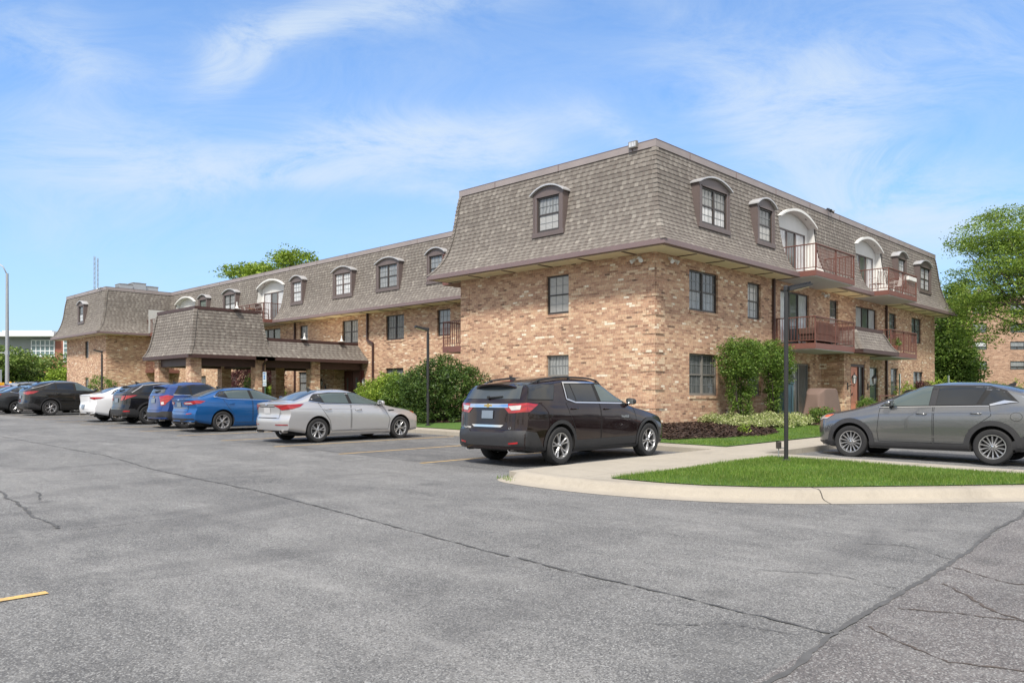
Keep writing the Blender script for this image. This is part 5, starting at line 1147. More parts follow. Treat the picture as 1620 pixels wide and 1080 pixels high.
# black angular SUV
tu=dict(name='parked_suv',wb=2.755,ro=.94,fo=.93,W=1.865,H=1.665,bh=1.16,hd=1.12,nose=.88,rg=.50,r=.37,paint=P_blk,rim=('vee','rim',5),rails=None,slope=.16)
tu['tail']=[[(.50,1.09),(.78,1.10),(.62,.93),(.40,.90)],[(.84,1.10),(1.42,1.12),(1.2,1.04),(.92,.99),(.74,.92)]]; tu['plate']=(0,.92)
tu['chromeline']=[(-.62,1.22),(-.15,1.50),(.5,1.575),(1.4,1.565)]; tu['chromew']=.03; tu['chromem']='rim'
tu['extra']=[('tailgate_bar','lampr','rear',[[(-.5,1.075),(.5,1.075),(.5,1.06),(-.5,1.06)]],dict(eps=.012)),('reflector','lampr','rear',[[(.7,.53),(1.1,.53),(1.1,.48),(.7,.48)],[(-.7,.53),(-1.1,.53),(-1.1,.48),(-.7,.48)]],dict(eps=.014)),('reflector','lampr','rear',[[(1.2,.78),(1.36,.88),(1.30,.70),(1.18,.66)]],dict(eps=.014))]
root,Bd=place(c:=suv(**tu),(-8.05,18.02),'glossy black SUV with slanting tail lamps between the white sedan and blue SUV')
# white sedan
so_=dict(name='parked_sedan',wb=2.805,ro=1.08,fo=.97,W=1.865,H=1.475,bh=1.04,dk=1.13,hd=1.0,nose=.75,rb=-.60,rt=.15,r=.33,paint=P_wht,rim=('vee','rim',5),plate=(0,.62),exh=[-.6,.6],exw=1.5)
so_['tail']=[[(.62,1.0),(1.05,1.01),(1.46,1.0),(1.28,.94),(1.0,.90),(.72,.94)]]; so_['rbump']=[(-1.3,.18),(1.3,.18),(1.15,.34),(.95,.40),(-.95,.40),(-1.15,.34)]
root,Bd=place(c:=sedan(**so_),(-8.16,20.9),'white four door sedan between the black crossover and the glossy black SUV')
# black crossover
rx=dict(name='parked_suv',wb=2.79,ro=1.12,fo=.99,W=1.895,H=1.71,bh=1.19,hd=1.12,nose=.86,rg=.62,r=.375,paint=P_rx,rim=('vee','rim',5),rails=None,slope=.20,wt=1.35)
rx['tail']=[[(.34,1.10),(.9,1.16),(1.55,1.18),(1.3,1.06),(.95,1.0),(.6,1.03)]]; rx['plate']=(0,.90); rx['archtrim']=.04; rx['sill']=None
rx['chromeline']=[(-.78,1.30),(-.35,1.42),(.2,1.60),(.9,1.62),(1.35,1.60)]; rx['chromem']='rim'
rx['extra']=[('reflector','lampr','rear',[[(1.02,.60),(1.2,.62),(1.2,.53),(1.04,.52)]],dict(eps=.014)),('chrome_strip','rim','rear',[[(-.9,.32),(.9,.32),(.9,.28),(-.9,.28)]],dict(eps=.014))]
root,Bd=place(c:=suv(**rx),(-8.22,29.7),'black crossover SUV with a kinked chrome window line left of the white sedan')
# cars beyond it
place(sedan(name='parked_sedan',wb=2.775,ro=1.1,fo=.96,W=1.82,H=1.46,dk=1.09,paint=P_drk,rim=('wide','rim',5)),(-8.9,32.8),'dark graphite sedan showing only its red tail lamp behind the black crossover')
place(sedan(name='parked_sedan',wb=2.80,ro=1.08,fo=.96,W=1.84,H=1.46,dk=1.10,rt=.05,rb=-.7,paint=P_gr2,rim=('wide','rim',5)),(-8.3,35.7),'warm grey sedan at the left edge beside the dark graphite sedan')
place(sedan(name='parked_sedan',wb=2.75,ro=1.0,fo=.95,W=1.8,H=1.46,paint=P_red,rim=('wide','rim',5)),(-8.4,39.0),'red car whose roof shows above the warm grey sedan')
place(suv(name='parked_suv',wb=2.7,ro=.95,fo=.9,W=1.85,H=1.70,paint=P_slv,rim=('wide','rim',5)),(-6.2,42.6),'pale silver SUV with roof rails behind the red car')
place(sedan(name='parked_sedan',wb=2.75,ro=1.05,fo=.95,W=1.82,H=1.46,paint=P_slv,rim=('wide','rim',5)),(-8.2,45.6),'pale silver sedan farthest left in the row of parked cars')
# grey SUV on the right, nosed towards the facade
cx=dict(name='parked_suv',wb=2.84,ro=.95,fo=.95,W=1.845,H=1.705,bh=1.18,hd=1.17,nose=.97,wx=2.54,wt=1.42,rg=.50,r=.362,paint=P_gry,rim=('thin','rim',14),slope=.16,rails=None,cladmat=M['cladg'],ra=.425,archtrim=.10,handlemat=P_gry,fuel=('L',(-.42,.98)),chromeline=None,mirmat=P_gry,mirror=(1.98,1.165),fin=-.15)
cx['side_glass']=[([(-.42,1.235),(.24,1.225),(.02,1.50),(-.20,1.45)] if False else [(-.36,1.265),(.06,1.222),(.20,1.222),(.02,1.55),(-.20,1.47)],'glasst'),([(.30,1.22),(1.06,1.20),(1.02,1.595),(.13,1.57)],'glasst'),([(1.20,1.197),(2.14,1.172),(2.12,1.20),(1.58,1.54),(1.42,1.597),(1.16,1.60)],'glassc')]
cx['surround']=[[(-.46,1.27),(.05,1.19),(2.24,1.143),(1.62,1.57),(1.42,1.627),(.10,1.61),(-.22,1.51)]]
cx['doors']=[[(.46,.40),(1.09,.40),(1.09,1.18),(.06,1.20),(.02,1.0),(.42,.70)],[(1.12,.40),(2.22,.40),(2.25,.62),(2.20,1.13),(1.12,1.18)]]; cx['handles']=[(.20,1.03),(1.24,1.01)]
cx['extra']=[('chrome_strip','chrome','L',[[(-.46,1.275),(-.30,1.26),(.04,1.195),(.06,1.225),(-.20,1.31)],[(.06,1.20),(2.22,1.152),(2.22,1.139),(.06,1.187)]],dict(eps=.011,both=True)),
   ('pillar_trim','clad','L',[[(1.07,1.20),(1.19,1.197),(1.15,1.60),(1.03,1.597)]],dict(eps=.007))]
cx['head']=[[(.50,.84),(.78,.93),(1.22,.96),(1.40,.965),(1.25,.88),(.8,.83)]]; cx['headred']=[[(1.10,.94),(1.42,.97),(1.25,.905),(1.05,.90)]]; cx['grille']=[(-.55,.84),(.55,.84),(.45,.50),(-.45,.50)]
cx['fbump']=[(-1.55,.2),(1.55,.2),(1.45,.40),(.9,.36),(-.9,.36),(-1.45,.40)]; cx['crease']=[[(2.15,.50),(1.3,.53),(.6,.52)],[(-.3,1.05),(.6,1.06),(2.2,1.02)]]; cx['creasemat']=P_gry
make_car(suv(**cx),(-1.07,-9.42,g(-1,-8)-.0),math.radians(90),'dark grey SUV seen side on at the right behind the island lawn',None)
# ------------------------------------------------------------ vegetation
M['bark']=pm('tree bark',(.085,.068,.052),.4,7,.95,bump=.8,stretch=(1,1,.25)); M['barkd']=pm('dark bark',(.05,.04,.032),.4,9,.95,bump=.8,stretch=(1,1,.25))
M['lf_y']=mat_leaf('yellow green leaves',(.12,.20,.02),(.25,.36,.04),(.40,.48,.09)); M['lf_g']=mat_leaf('green leaves',(.055,.11,.018),(.14,.235,.035),(.24,.33,.07))
M['lf_d']=mat_leaf('dark green leaves',(.035,.075,.018),(.085,.15,.032),(.15,.22,.05)); M['lf_t']=mat_leaf('honey locust leaves',(.095,.165,.025),(.22,.33,.052),(.36,.45,.09),.42)
M['lf_p']=mat_leaf('purple leaves',(.045,.014,.018),(.12,.042,.045),(.26,.12,.11)); M['lf_v']=mat_leaf('variegated leaves',(.15,.22,.05),(.42,.46,.19),(.70,.70,.45)); M['flower']=mat_leaf('pink and red petals',(.32,.03,.06),(.5,.10,.16),(.6,.3,.4))
M['lf_f']=mat_leaf('far leaves',(.08,.14,.03),(.17,.25,.05),(.27,.34,.09))
def leaves(name,C,size,mat,parent=None,flat=.35,asp=.5,up=None):
    """one bent leaf quad at every point"""
    C=np.asarray(C,float); n=len(C); d=rng.normal(size=(n,3)); d[:,2]*=.7; d/=np.linalg.norm(d,axis=1)[:,None]
    q=rng.normal(size=(n,3)); q[:,2]+=flat*3; sd=np.cross(d,q); sd/=np.linalg.norm(sd,axis=1)[:,None]+1e-9; nr=np.cross(sd,d)
    s=(size*rng.uniform(.6,1.3,n))[:,None]
    V=np.stack([C-d*s*.5,C+sd*s*asp*.5+nr*s*.06,C+d*s*.5-nr*s*.08,C-sd*s*asp*.5+nr*s*.06],1).reshape(-1,3)
    return npmesh(name,V,np.arange(4*n).reshape(-1,4),mat,parent)
def blobpts(blobs,n,shell=.45,seed=0):
    """points in overlapping lumpy ellipsoids (cx,cy,cz,rx,ry,rz); denser towards the skin"""
    r=np.random.default_rng(seed); vol=np.array([(b[3]*b[4]*b[5])**.67 for b in blobs]); k=r.choice(len(blobs),n,p=vol/vol.sum()); B_=np.array(blobs)[k]
    d=r.normal(size=(n,3)); d/=np.linalg.norm(d,axis=1)[:,None]; ph=B_[:,0]*3.1+B_[:,1]*1.7
    lump=1+.13*np.sin(d[:,0]*7+ph)*np.cos(d[:,1]*6-ph)+.10*np.sin(d[:,2]*9+d[:,0]*5+ph)+.06*np.sin(d[:,1]*17+ph*2)
    rad=(shell+(1-shell)*r.random(n)**.5)*lump; return B_[:,:3]+d*rad[:,None]*B_[:,3:]
def clumps(blobs,nc,per,cr,seed=0,flatz=.5,shell=.5):
    """leaf clumps: centres in the blobs, points gathered round each"""
    c=blobpts(blobs,nc,shell,seed); r=np.random.default_rng(seed+1); p=r.normal(size=(nc,per,3)); p*=np.minimum(1,1.5/np.linalg.norm(p,axis=2))[:,:,None]; p*=np.array([1,1,flatz]); s=cr*r.uniform(.55,1.35,(nc,1,1)); return (c[:,None,:]+p*s).reshape(-1,3),c
def branch_mesh(base,targets,r0,mat,parent,trunk_to,seed=0,name='limbs'):
    rr=random.Random(seed); mb=MB(); T=Vector(trunk_to); Bs=Vector(base)
    for t in targets:
        t=Vector(t); k=rr.uniform(.3,.95); st=Bs+(T-Bs)*k; mid=st+(t-st)*.5+Vector((rr.uniform(-.2,.2),rr.uniform(-.2,.2),rr.uniform(.05,.4)))*((t-st).length*.22); q=st+(t-st)*.25+Vector((0,0,.12))*(t-st).length*.6
        mb.tube([st,q,mid,t],[r0*.42,r0*.30,r0*.2,r0*.05],7)
    return mb.build(name,mat,parent,smooth=True)
def tree(name,at,h,blobs,label,cat,group,lmat,bark='bark',nc=420,per=26,cr=.34,leaf=.14,r0=.2,limbs=26,seed=1,trunk_top=None,flatz=.45,lean=(0,0),extra=0,shell=.5,asp=.5):
    root=empty(name,(at[0],at[1],at[2]),0,label,cat,group); top=trunk_top or h*.72; mb=MB(); pts=[];rs=[]; rr=random.Random(seed)
    for i in range(9):
        t=i/8; pts.append((lean[0]*t+rr.uniform(-.04,.04)*h*.08,lean[1]*t+rr.uniform(-.04,.04)*h*.08,top*t-(.15 if i==0 else 0))); rs.append(r0*(1.35 if i==0 else 1.05-.8*t))
    mb.tube(pts,rs,14); mb.build('trunk',M[bark],root,smooth=True)
    P,c=clumps(blobs,nc,per,cr,seed,flatz,shell); 
    if extra: P=np.concatenate([P,blobpts(blobs,extra,.2,seed+5)])
    leaves('crown',P,leaf,M[lmat],root,asp=asp)
    idx=np.random.default_rng(seed).choice(len(c),limbs,replace=False); branch_mesh((0,0,top*.15),[c[i] for i in idx],r0,M[bark],root,(lean[0],lean[1],top),seed); return root
def shrub(name,at,blobs,label,cat,group,lmat,n=6000,leaf=.06,seed=1,nc=None,stems=6,shell=.55,bark='barkd'):
    root=empty(name,(at[0],at[1],at[2]),0,label,cat,group); P=blobpts(blobs,n//2,shell,seed); Q,c=clumps(blobs,nc or n//40,20,.09,seed+3,.8,.85); leaves('foliage',np.concatenate([P,Q]),leaf,M[lmat],root)
    if stems:
        mb=MB(); rr=random.Random(seed)
        for k in range(stems):
            b=blobs[k%len(blobs)]; x,y=rr.uniform(-.12,.12),rr.uniform(-.12,.12); mb.tube([(x+b[0]*.3,y+b[1]*.3,-.05),(b[0]*.6+x,b[1]*.6+y,b[2]*.5),(b[0]+rr.uniform(-.3,.3)*b[3],b[1]+rr.uniform(-.3,.3)*b[4],b[2]+b[5]*.4)],[.028,.02,.006],6)
        mb.build('stems',M[bark],root,smooth=True)
    return root
def at_(a,b,dz=0): return (a,b,hump(a,b)+dz)
# big foundation shrubs between the porch and the near wing
G='rounded shrubs between the porch and the near wing'
shrub('foundation_shrub',at_(-1.4,8.3),[(0,-.1,1.1,1.15,1.15,1.15),(.3,-.9,.9,.9,.9,1.0),(-.2,.8,.95,.9,.9,1.0)],'largest dark green rounded shrub beside the near brick wing wall','shrub',G,'lf_d',26000,.09,3)
shrub('foundation_shrub',at_(-1.3,10.4),[(0,0,.8,.95,.95,.85),(.2,.9,.65,.8,.75,.75)],'mid green rounded shrub left of the largest dark shrub','shrub',G,'lf_g',18000,.09,4)
shrub('foundation_shrub',at_(-1.1,11.7),[(0,0,.8,.85,.85,.85),(0,-.8,.65,.7,.7,.7),(-.2,.9,.5,.7,.7,.6)],'bright yellow green shrub behind the silver sedan bonnet','shrub',G,'lf_y',20000,.09,5)
shrub('foundation_shrub',at_(-1.0,12.8),[(0,0,.65,.9,.9,.75),(.1,-.8,.6,.7,.7,.7)],'low yellow green shrub nearest the porch end wall','shrub',G,'lf_y',11000,.085,6)
shrub('ground_shrub',at_(-2.3,9.2),[(0,0,.25,.5,1.1,.35),(.1,1.4,.25,.5,.9,.3)],'low spreading dark shrub in front of the rounded shrubs','shrub',G,'lf_d',6000,.05,7,stems=3)
# vine-like standards by the right-hand facade
G='leafy shrubs trained up the right hand facade'
shrub('wall_shrub',at_(4.0,-.75),[(.1,.0,2.15,.9,.5,.66),(-.6,.05,2.05,.6,.45,.6),(.8,0,2.2,.65,.45,.6),(.3,0,1.45,.5,.35,.65),(.1,0,.7,.34,.28,.55),(-.65,.05,1.3,.2,.18,.55),(-.6,.05,.65,.14,.12,.45)],'wide leafy shrub with two stems against the brick beside the ground floor double window','shrub',G,'lf_g',19000,.07,8,stems=10,shell=.35)
shrub('wall_shrub',at_(6.3,-.75),[(.1,0,2.1,.8,.5,.7),(.7,0,1.9,.65,.45,.65),(-.4,0,2.25,.6,.45,.55),(0,0,1.35,.42,.32,.6),(-.05,0,.65,.28,.24,.55)],'narrower leafy shrub against the brick nearest the dark downspout','shrub',G,'lf_g',15000,.07,9,stems=8,shell=.35)
# ground cover and flowers in the corner bed
def cover(name,poly,n,h,mat,label,leaf=.07,seed=2):
    P=np.array(poly); r=np.random.default_rng(seed); x=r.uniform(P[:,0].min(),P[:,0].max(),n*3); y=r.uniform(P[:,1].min(),P[:,1].max(),n*3); k=inpoly(poly,x,y); x=x[k][:n];y=y[k][:n]
    hh=h*(.55+.45*np.sin(x*5+1)*np.cos(y*4)); z=np.array([hump(a,b) for a,b in zip(x,y)])+.04+hh*r.random(len(x))**.6; return tag(leaves(name,np.stack([x,y,z],1),leaf,M[mat]),label,'ground cover',kind='stuff')
cover('ground_cover',[(1.9,-.3),(1.6,-1.3),(2.3,-2.2),(4.2,-2.5),(6.2,-2.3),(7.0,-1.2),(7,-.3)],15000,.34,'lf_v','pale variegated ground cover under the trained shrubs')
shrub('flowering_plant',at_(7.3,-2.0),[(0,0,.2,.6,.45,.32),(.8,.0,.18,.5,.4,.28)],'loose green plant with small pink flowers left of the covered grill','plant',None,'lf_g',4500,.07,12,stems=3)
r_=bpy.data.objects['flowering_plant']; P=blobpts([(0,0,.3,.6,.45,.28),(.8,.0,.28,.5,.4,.25)],60,.8,3); leaves('blossom',P,.06,M['flower'],r_)
shrub('small_shrub',at_(11.2,-2.2),[(0,0,.4,.42,.4,.5)],'small green shrub at the right end of the covered grill','shrub',None,'lf_g',3500,.06,13,stems=3)
shrub('small_shrub',at_(14.6,-2.2),[(0,0,.35,.9,.45,.5),(1.2,0,.3,.7,.4,.4)],'low green shrub below the entry handrail','shrub',None,'lf_g',4500,.07,14,stems=3)
shrub('fern_plant',at_(22.2,-1.2),[(0,0,.5,.6,.5,.6)],'spiky yellow green plant beneath the last ground floor windows','plant',None,'lf_y',2000,.22,15,stems=2)
shrub('seedling',at_(-1.0+1.6,-2.55),[(0,0,.10,.13,.13,.13)],'small yellow green seedling alone in the mulch','plant',None,'lf_y',260,.06,16,stems=2)
# plants round the porch
G='purple leaved shrubs behind the porch pillars'
for k,(a,b,lb) in enumerate([(3.1,31.6,'left purple leaved shrub seen between the porch pillars'),(2.9,28.9,'right purple leaved shrub seen between the porch pillars')]):
    shrub('purple_shrub',at_(a,b),[(0,0,1.5,1.0,1.1,1.3),(.1,.7,1.2,.8,.9,1.1)],lb,'shrub',G,'lf_p',9000,.10,20+k)
shrub('porch_shrub',at_(1.0,26.6),[(0,0,.8,.6,.9,.9)],'light green shrub seen past the middle porch pillar','shrub',None,'lf_g',5000,.08,23)
shrub('porch_shrub',at_(2.6,27.6),[(0,0,.5,.7,.8,.55)],'low grassy green plant below the porch side window','shrub',None,'lf_y',3500,.09,24,stems=2)
shrub('corner_shrub',at_(-1.0,44.4),[(0,0,.8,.9,1.2,.95)],'dark green shrub at the foot of the far wing','shrub',None,'lf_g',5000,.10,25)
# trees
def pt(u,Y,dz=0): a,b=px(u,Y); return (a,b,.55+dz)
a0=pt(1675,43)
bl=[]
rr=random.Random(5)
def layer(cx,cy,cz,rx,rz,n,sp):
    for k in range(n):
        t=rr.uniform(0,6.28); q=math.sqrt(rr.random()); bl.append((cx+sp*q*math.cos(t),cy+sp*q*math.sin(t),cz+rr.uniform(-.5,.5),rx*rr.uniform(.6,1.2),rx*rr.uniform(.6,1.2),rz*rr.uniform(.6,1.2)))
layer(0,0,11.0,1.7,.6,10,2.6); layer(0,0,9.7,1.8,.6,19,4.3); layer(0,0,8.2,1.8,.6,25,5.3); layer(0,0,6.7,1.8,.6,20,5.6); layer(.5,0,5.3,1.3,.5,6,4.6); bl+=[(-3.2+dx,3.3+dx*.6,z,1.3,1.3,.7) for dx,z in ((0,6.4),(-.5,5.6),(.5,5.9),(0,4.9),(-.8,6.9),(.4,4.3))]
tree('shade_tree',a0,11.5,bl,'large layered light green shade tree cut by the right edge','tree',None,'lf_t',nc=2500,per=34,cr=.46,leaf=.15,r0=.28,limbs=60,seed=6,flatz=.32,shell=.25,asp=.42)
bl=[(0,0,2.4,1.9,1.9,1.9),(.2,.3,4.3,1.8,1.8,1.8),(-.2,0,6.0,1.35,1.35,1.6),(0,0,7.6,.8,.8,1.2),(1.0,-.8,3.2,1.1,1.1,1.2),(-1.0,.9,3.4,1.1,1.1,1.2)]
bl=[(x*.82,y*.82,z,a*.8,b*.8,c) for x,y,z,a,b,c in bl]
tree('dense_tree',pt(1507,54),9,bl,'dense dark green tree beside the right end of the brick building','tree',None,'lf_g',bark='barkd',nc=900,per=24,cr=.38,leaf=.21,r0=.22,limbs=24,seed=8,extra=6000,shell=.6)
bl=[(0,0,1.3,1.7,1.7,1.3),(.5,1.0,1.4,1.4,1.4,1.2)]
shrub('round_shrub',pt(1485,44,-.1),[(0,0,.95,1.5,1.5,1.15),(.6,.9,.7,1.1,1.1,.9)],'bright green rounded shrub at the right end of the facade','shrub',None,'lf_y',12000,.12,31)
hd=[(k*1.5*.695,-k*1.5*.719,.85,1.05,1.05,.95) for k in range(-4,5)]
shrub('hedge',pt(1610,40,-.05),hd,'long light green hedge in front of the distant brick apartments','hedge',None,'lf_y',26000,.10,32,stems=9)
# trees behind the roof
for k,(u,Y,hh,lb) in enumerate([(470,92,18.3,'taller light green tree top rising above the middle of the roof'),(402,92,17.2,'broader tree top left of the taller one above the roof')]):
    bl=[(rr.uniform(-2.6,2.6),rr.uniform(-2.6,2.6),hh-2.6+rr.uniform(-2.6,1.6),1.3,1.3,.9) for _ in range(16)]
    tree('roofline_tree',pt(u,Y),hh,bl,lb,'tree','tree tops above the roof','lf_y',nc=620,per=22,cr=.55,leaf=.30,r0=.3,limbs=24,seed=40+k,shell=.3)
bl=[(rr.uniform(-3.4,3.4),rr.uniform(-3.4,3.4),4.2+rr.uniform(-2.0,1.5),1.7,1.7,1.0) for _ in range(20)]
tree('spreading_tree',pt(12,78),7.0,bl,'wide spreading green tree at the far left in front of the red brick offices','tree',None,'lf_f',nc=1000,per=22,cr=.55,leaf=.30,r0=.28,limbs=26,seed=51,shell=.4)
tree('small_tree',pt(101,76,-.6),4.6,[(0,0,3.0,1.6,1.6,1.5),(.8,.6,2.4,1.3,1.3,1.3),(-.6,-.4,1.7,1.2,1.2,1.1)],'small bright green tree beside the far wing','tree',None,'lf_y',nc=420,per=22,cr=.4,leaf=.24,r0=.12,limbs=10,seed=52,extra=2000)
shrub('far_shrub',pt(40,70),[(0,0,1.2,1.3,1.3,.8),(1.2,-1.2,1.1,1.0,1.0,.7)],'bright yellow green shrub behind the parked cars at the far left','shrub',None,'lf_y',4000,.2,53)
# a distant line of trees seen past both ends
def treeline(p0,p1,n,label,seed):
    rr=random.Random(seed); bl=[]
    for k in range(n):
        t=(k+rr.random())/n; a=p0[0]+(p1[0]-p0[0])*t; b=p0[1]+(p1[1]-p0[1])*t; h=rr.uniform(4,7.5); bl.append((a,b,h*.55+.7,rr.uniform(3,5.5),rr.uniform(3,5.5),h*.6))
    P=blobpts(bl,n*700,.75,seed); return tag(leaves('distant_trees',P,.75,M['lf_f']),label,'trees',kind='stuff')
treeline(px(-560,150),px(140,170),26,'distant green tree line beyond the left end of the car park',61); treeline(px(1440,150),px(2250,150),26,'distant green tree line beyond the right end of the building',62)
treeline((-75,-70),(-75,45),22,'unseen green tree line added behind the camera for reflections',63); treeline((-70,-62),(75,-62),24,'unseen green tree line added to the right for reflections',64)  # out-of-view trees added to break up reflections in cars and windows
# ------------------------------------------------------------ poles, signs, furniture and far buildings
def lamp_post(p,h,head,label,r=.065,hz=0):
    root=empty('lamp_post',p,hz,label,'lamp post','dark lamp posts along the building'); mb=MB(); mb.tube([(0,0,-.05),(0,0,h)],r,16); mb.build('pole',M['pole'],root,smooth=True,sharp=40)
    mb=MB(); mb.lathe([(r+.05,-.02),(r+.05,.03),(r+.01,.05)],16); mb.build('base_plate',M['pole'],root)
    s=head; mb=MB(); mb.lathe([(.035,0),(.035,.12),(.05,.12),(.05,.2),(.03,.22)],14,Matrix.Translation((0,0,h))); mb.build('collar',M['galv'] if hz==99 else M['pole'],root,smooth=True,sharp=40)
    mb=MB(); mb.ext([(.02*s,-.13,h+.17),(.46*s,-.15,h+.255),(.48*s,-.15,h+.22),(.02*s,-.13,h+.10)],(0,.28,0)); 
    for k in range(7): x=(.08+.06*k)*s; mb.box(x-.006,-.12,h+.18+.012*k,x+.006,.12,h+.215+.012*k)
    hd_=mb.build('lamp_head',M['pole'],root); mb=MB(); mb.ext([(.12*s,-.10,h+.112),(.42*s,-.10,h+.192),(.42*s,.10,h+.192),(.12*s,.10,h+.112)],(0,0,-.012)); mb.build('lens',M['lens'],hd_); return root
M['lens']=pm('led lens',(.75,.66,.40),.2,30,.3)
a,b=-5.48,-6.68; P1=lamp_post((a,b,g(a,b)+.13),3.22,1,'nearest dark lamp post standing on the island lawn',.041,math.radians(-40))
a,b=px(677,27.6); lamp_post((a,b,hump(a,b)),3.22,-1,'dark lamp post in front of the rounded shrubs',.05,math.radians(-25))
a,b=px(161,49); lamp_post((a,b,g(a,b)+.1),3.3,-1,'farthest dark lamp post in front of the far wing',.055,math.radians(-30))
# small outlet post by the lamp
a,b=gp(1232,724,.14); root=empty('outlet_post',(a,b,g(a,b)+.13),math.radians(-45),'short outlet box on a stake beside the nearest lamp post','outlet box'); mb=MB(); mb.tube([(0,0,-.05),(0,0,.24)],.010,8); mb.build('stake',M['galv'],root)
mb=MB(); mb.box(-.045,-.04,.2,.045,.04,.34); mb.build('box',M['bronze'],root,bevel=.006); mb=MB(); mb.tube([(.045,0,.22),(.13,0,.21)],.01,8); mb.build('conduit',M['galv'],root)
# tall street light at the far left
a,b=px(11,60); root=empty('street_light',(a,b,.75),-math.atan2(.719,.695),'tall grey street light with an arm curving out of the left edge','street light'); mb=MB(); mb.tube([(0,0,-.1),(0,0,10.2)],[.15,.10],14); mb.build('pole',M['galv'],root,smooth=True,sharp=40)
mb=MB(); mb.tube([(0,0,10.1),(-.3,0,10.7),(-.9,0,11.15),(-1.8,0,11.35)],.045,10); mb.build('arm',M['galv'],root,smooth=True); mb=MB(); mb.lathe([(.0,-.3),(.13,-.2),(.15,.1),(.05,.4)],12,Matrix.Translation((-2.1,0,11.35))@Matrix.Rotation(math.pi/2,4,'Y')); mb.build('lamp_head',M['galv'],root,smooth=True)
mb=MB(); mb.tube([(0,0,4.15),(-1.6,0,4.2)],.035,8); mb.box(-.12,-.12,4.0,.12,.12,4.3); mb.build('bracket',M['galv'],root)
# traffic signal and yellow posts far left
M['sigy']=pm('signal yellow',(.75,.38,.02),.12,6,.5); M['bluew']=pm('blue sign paint',(.02,.16,.45),.1,6,.5); M['signw']=pm('white sign face',(.50,.56,.58),.05,6,.5); M['signc']=pm('pale blue sign lettering',(.10,.38,.50),.1,8,.5)
a,b=px(1.5,66); root=empty('traffic_signal',(a,b,.75),0,'yellow traffic signal head at the far left edge','traffic signal'); mb=MB(); mb.tube([(0,0,0),(0,0,3.1)],.06,8); mb.build('pole',M['galv'],root); mb=MB(); mb.box(-.2,-.2,.85,.2,.2,2.0); mb.build('signal_head',M['sigy'],root,bevel=.03)
mb=MB(); 
for z in (1.1,1.45,1.8): mb.tube([(-.2,0,z),(-.3,0,z)],.11,12)
mb.build('visor',M['black'],root)
for u,lb in ((16,'left yellow bollard behind the parked cars'),(24,'right yellow bollard behind the parked cars')):
    a,b=px(u,74); root=empty('bollard',(a,b,.75),0,lb,'bollard','yellow bollards at the far left'); mb=MB(); mb.lathe([(.16,0),(.16,2.1),(.10,2.2),(0,2.24)],14,cap=True); mb.build('post',M['sigy'],root,smooth=True,sharp=40); mb=MB(); mb.lathe([(.165,1.5),(.165,1.62)],14,cap=False); mb.build('band',M['black'],root)
# accessible parking signs
def psign(a,b,zt,label,face,full=True,z0=None):
    z=z0 if z0 is not None else hump(a,b); root=empty('parking_sign',(a,b,z),face,label,'sign','accessible parking signs'); h=zt-z; mb=MB(); mb.box(-.02,.01,0,.02,.04,h); mb.build('post',pm('green sign post',(.05,.11,.08),.2,6,.6),root)
    mb=MB(); mb.box(-.155,-.012,h-.47,.155,.006,h); pl=mb.build('sign_plate',M['signw'],root)
    mb=MB(); mb.box(-.075,-.02,h-.34,.075,-.0125,h-.16); bp=mb.build('symbol_panel',M['bluew'],pl)
    mb=MB(); mb.tube([(0,-.024,h-.185),(0,-.026,h-.185)],.014,10); mb.bar((-.012,-.024,h-.2),(-.005,-.024,h-.255),.014,.006); mb.bar((-.005,-.024,h-.25),(.03,-.024,h-.25),.006,.014); mb.bar((.03,-.024,h-.25),(.045,-.024,h-.30),.014,.006)
    R_=[(.036*math.cos(t)-.008,-.024,h-.277+.036*math.sin(t)) for t in np.linspace(2.2,6.0,12)]; mb.tube(R_,.006,6); mb.build('wheelchair_symbol',M['signw'],pl)
    def tx(s_,z_,size):
        t=text_mesh(s_,size,'lettering',M['bluew'],pl,.002); t.matrix_local=Matrix.Translation((0,-.016,z_))@Matrix.Rotation(math.pi/2,4,'X')
    tx('RESERVED',h-.055,.05); tx('PARKING',h-.115,.05)
    if full:
        mb=MB(); mb.box(-.155,-.012,h-.66,.155,.006,h-.49); pl2=mb.build('fine_plate',M['signw'],root); t=text_mesh('$250 FINE',.05,'lettering',M['bluew'],pl2,.002); t.matrix_local=Matrix.Translation((0,-.016,h-.575))@Matrix.Rotation(math.pi/2,4,'X')
a,b=-2.6,21.15-.6
a,b=px(418.5,36.3); psign(a,b,zat(588,36.3),'blue and white accessible parking sign in front of the porch pillar',math.radians(-90))
a,b=px(1424,36); psign(a,b,zat(591,36),'taller accessible parking sign near the end of the right facade',math.radians(25)); a,b=px(1500.5,38); psign(a,b,zat(594,38),'small accessible parking sign above the roof of the grey SUV',math.radians(25),False)
# covered grill
M['cover']=pm('brown grill cover cloth',(.155,.105,.085),.12,2.5,.85,bump=.15)
bm=bmesh.new(); nx,nz=44,18; W_,D_,H_=1.2,.46,1.2
rows=[]
prof2=[(-1,.0),(-.97,.55),(-.86,.86),(-.58,.99),(-.2,1.0),(.25,.995),(.6,.96),(.88,.80),(.98,.5),(1,0)]
for j in range(nz+1):
    t=j/nz; row=[]
    for i in range(64):
        th=2*math.pi*i/64; c_,s_=math.cos(th),math.sin(th); ex=math.copysign(abs(c_)**.45,c_); ey=math.copysign(abs(s_)**.45,s_)
        taper=1-.16*t; top=H_*(1-.20*max(0,abs(ex)-.45)**1.5*2.2); z=top*min(1,t*1.02); fold=1+.045*math.sin(th*9+2)*(1-t)+.03*math.sin(th*17)*(1-t)**2
        row.append(bm.verts.new((W_*ex*taper*fold,D_*ey*(1-.3*t)*fold,z)))
    rows.append(row)
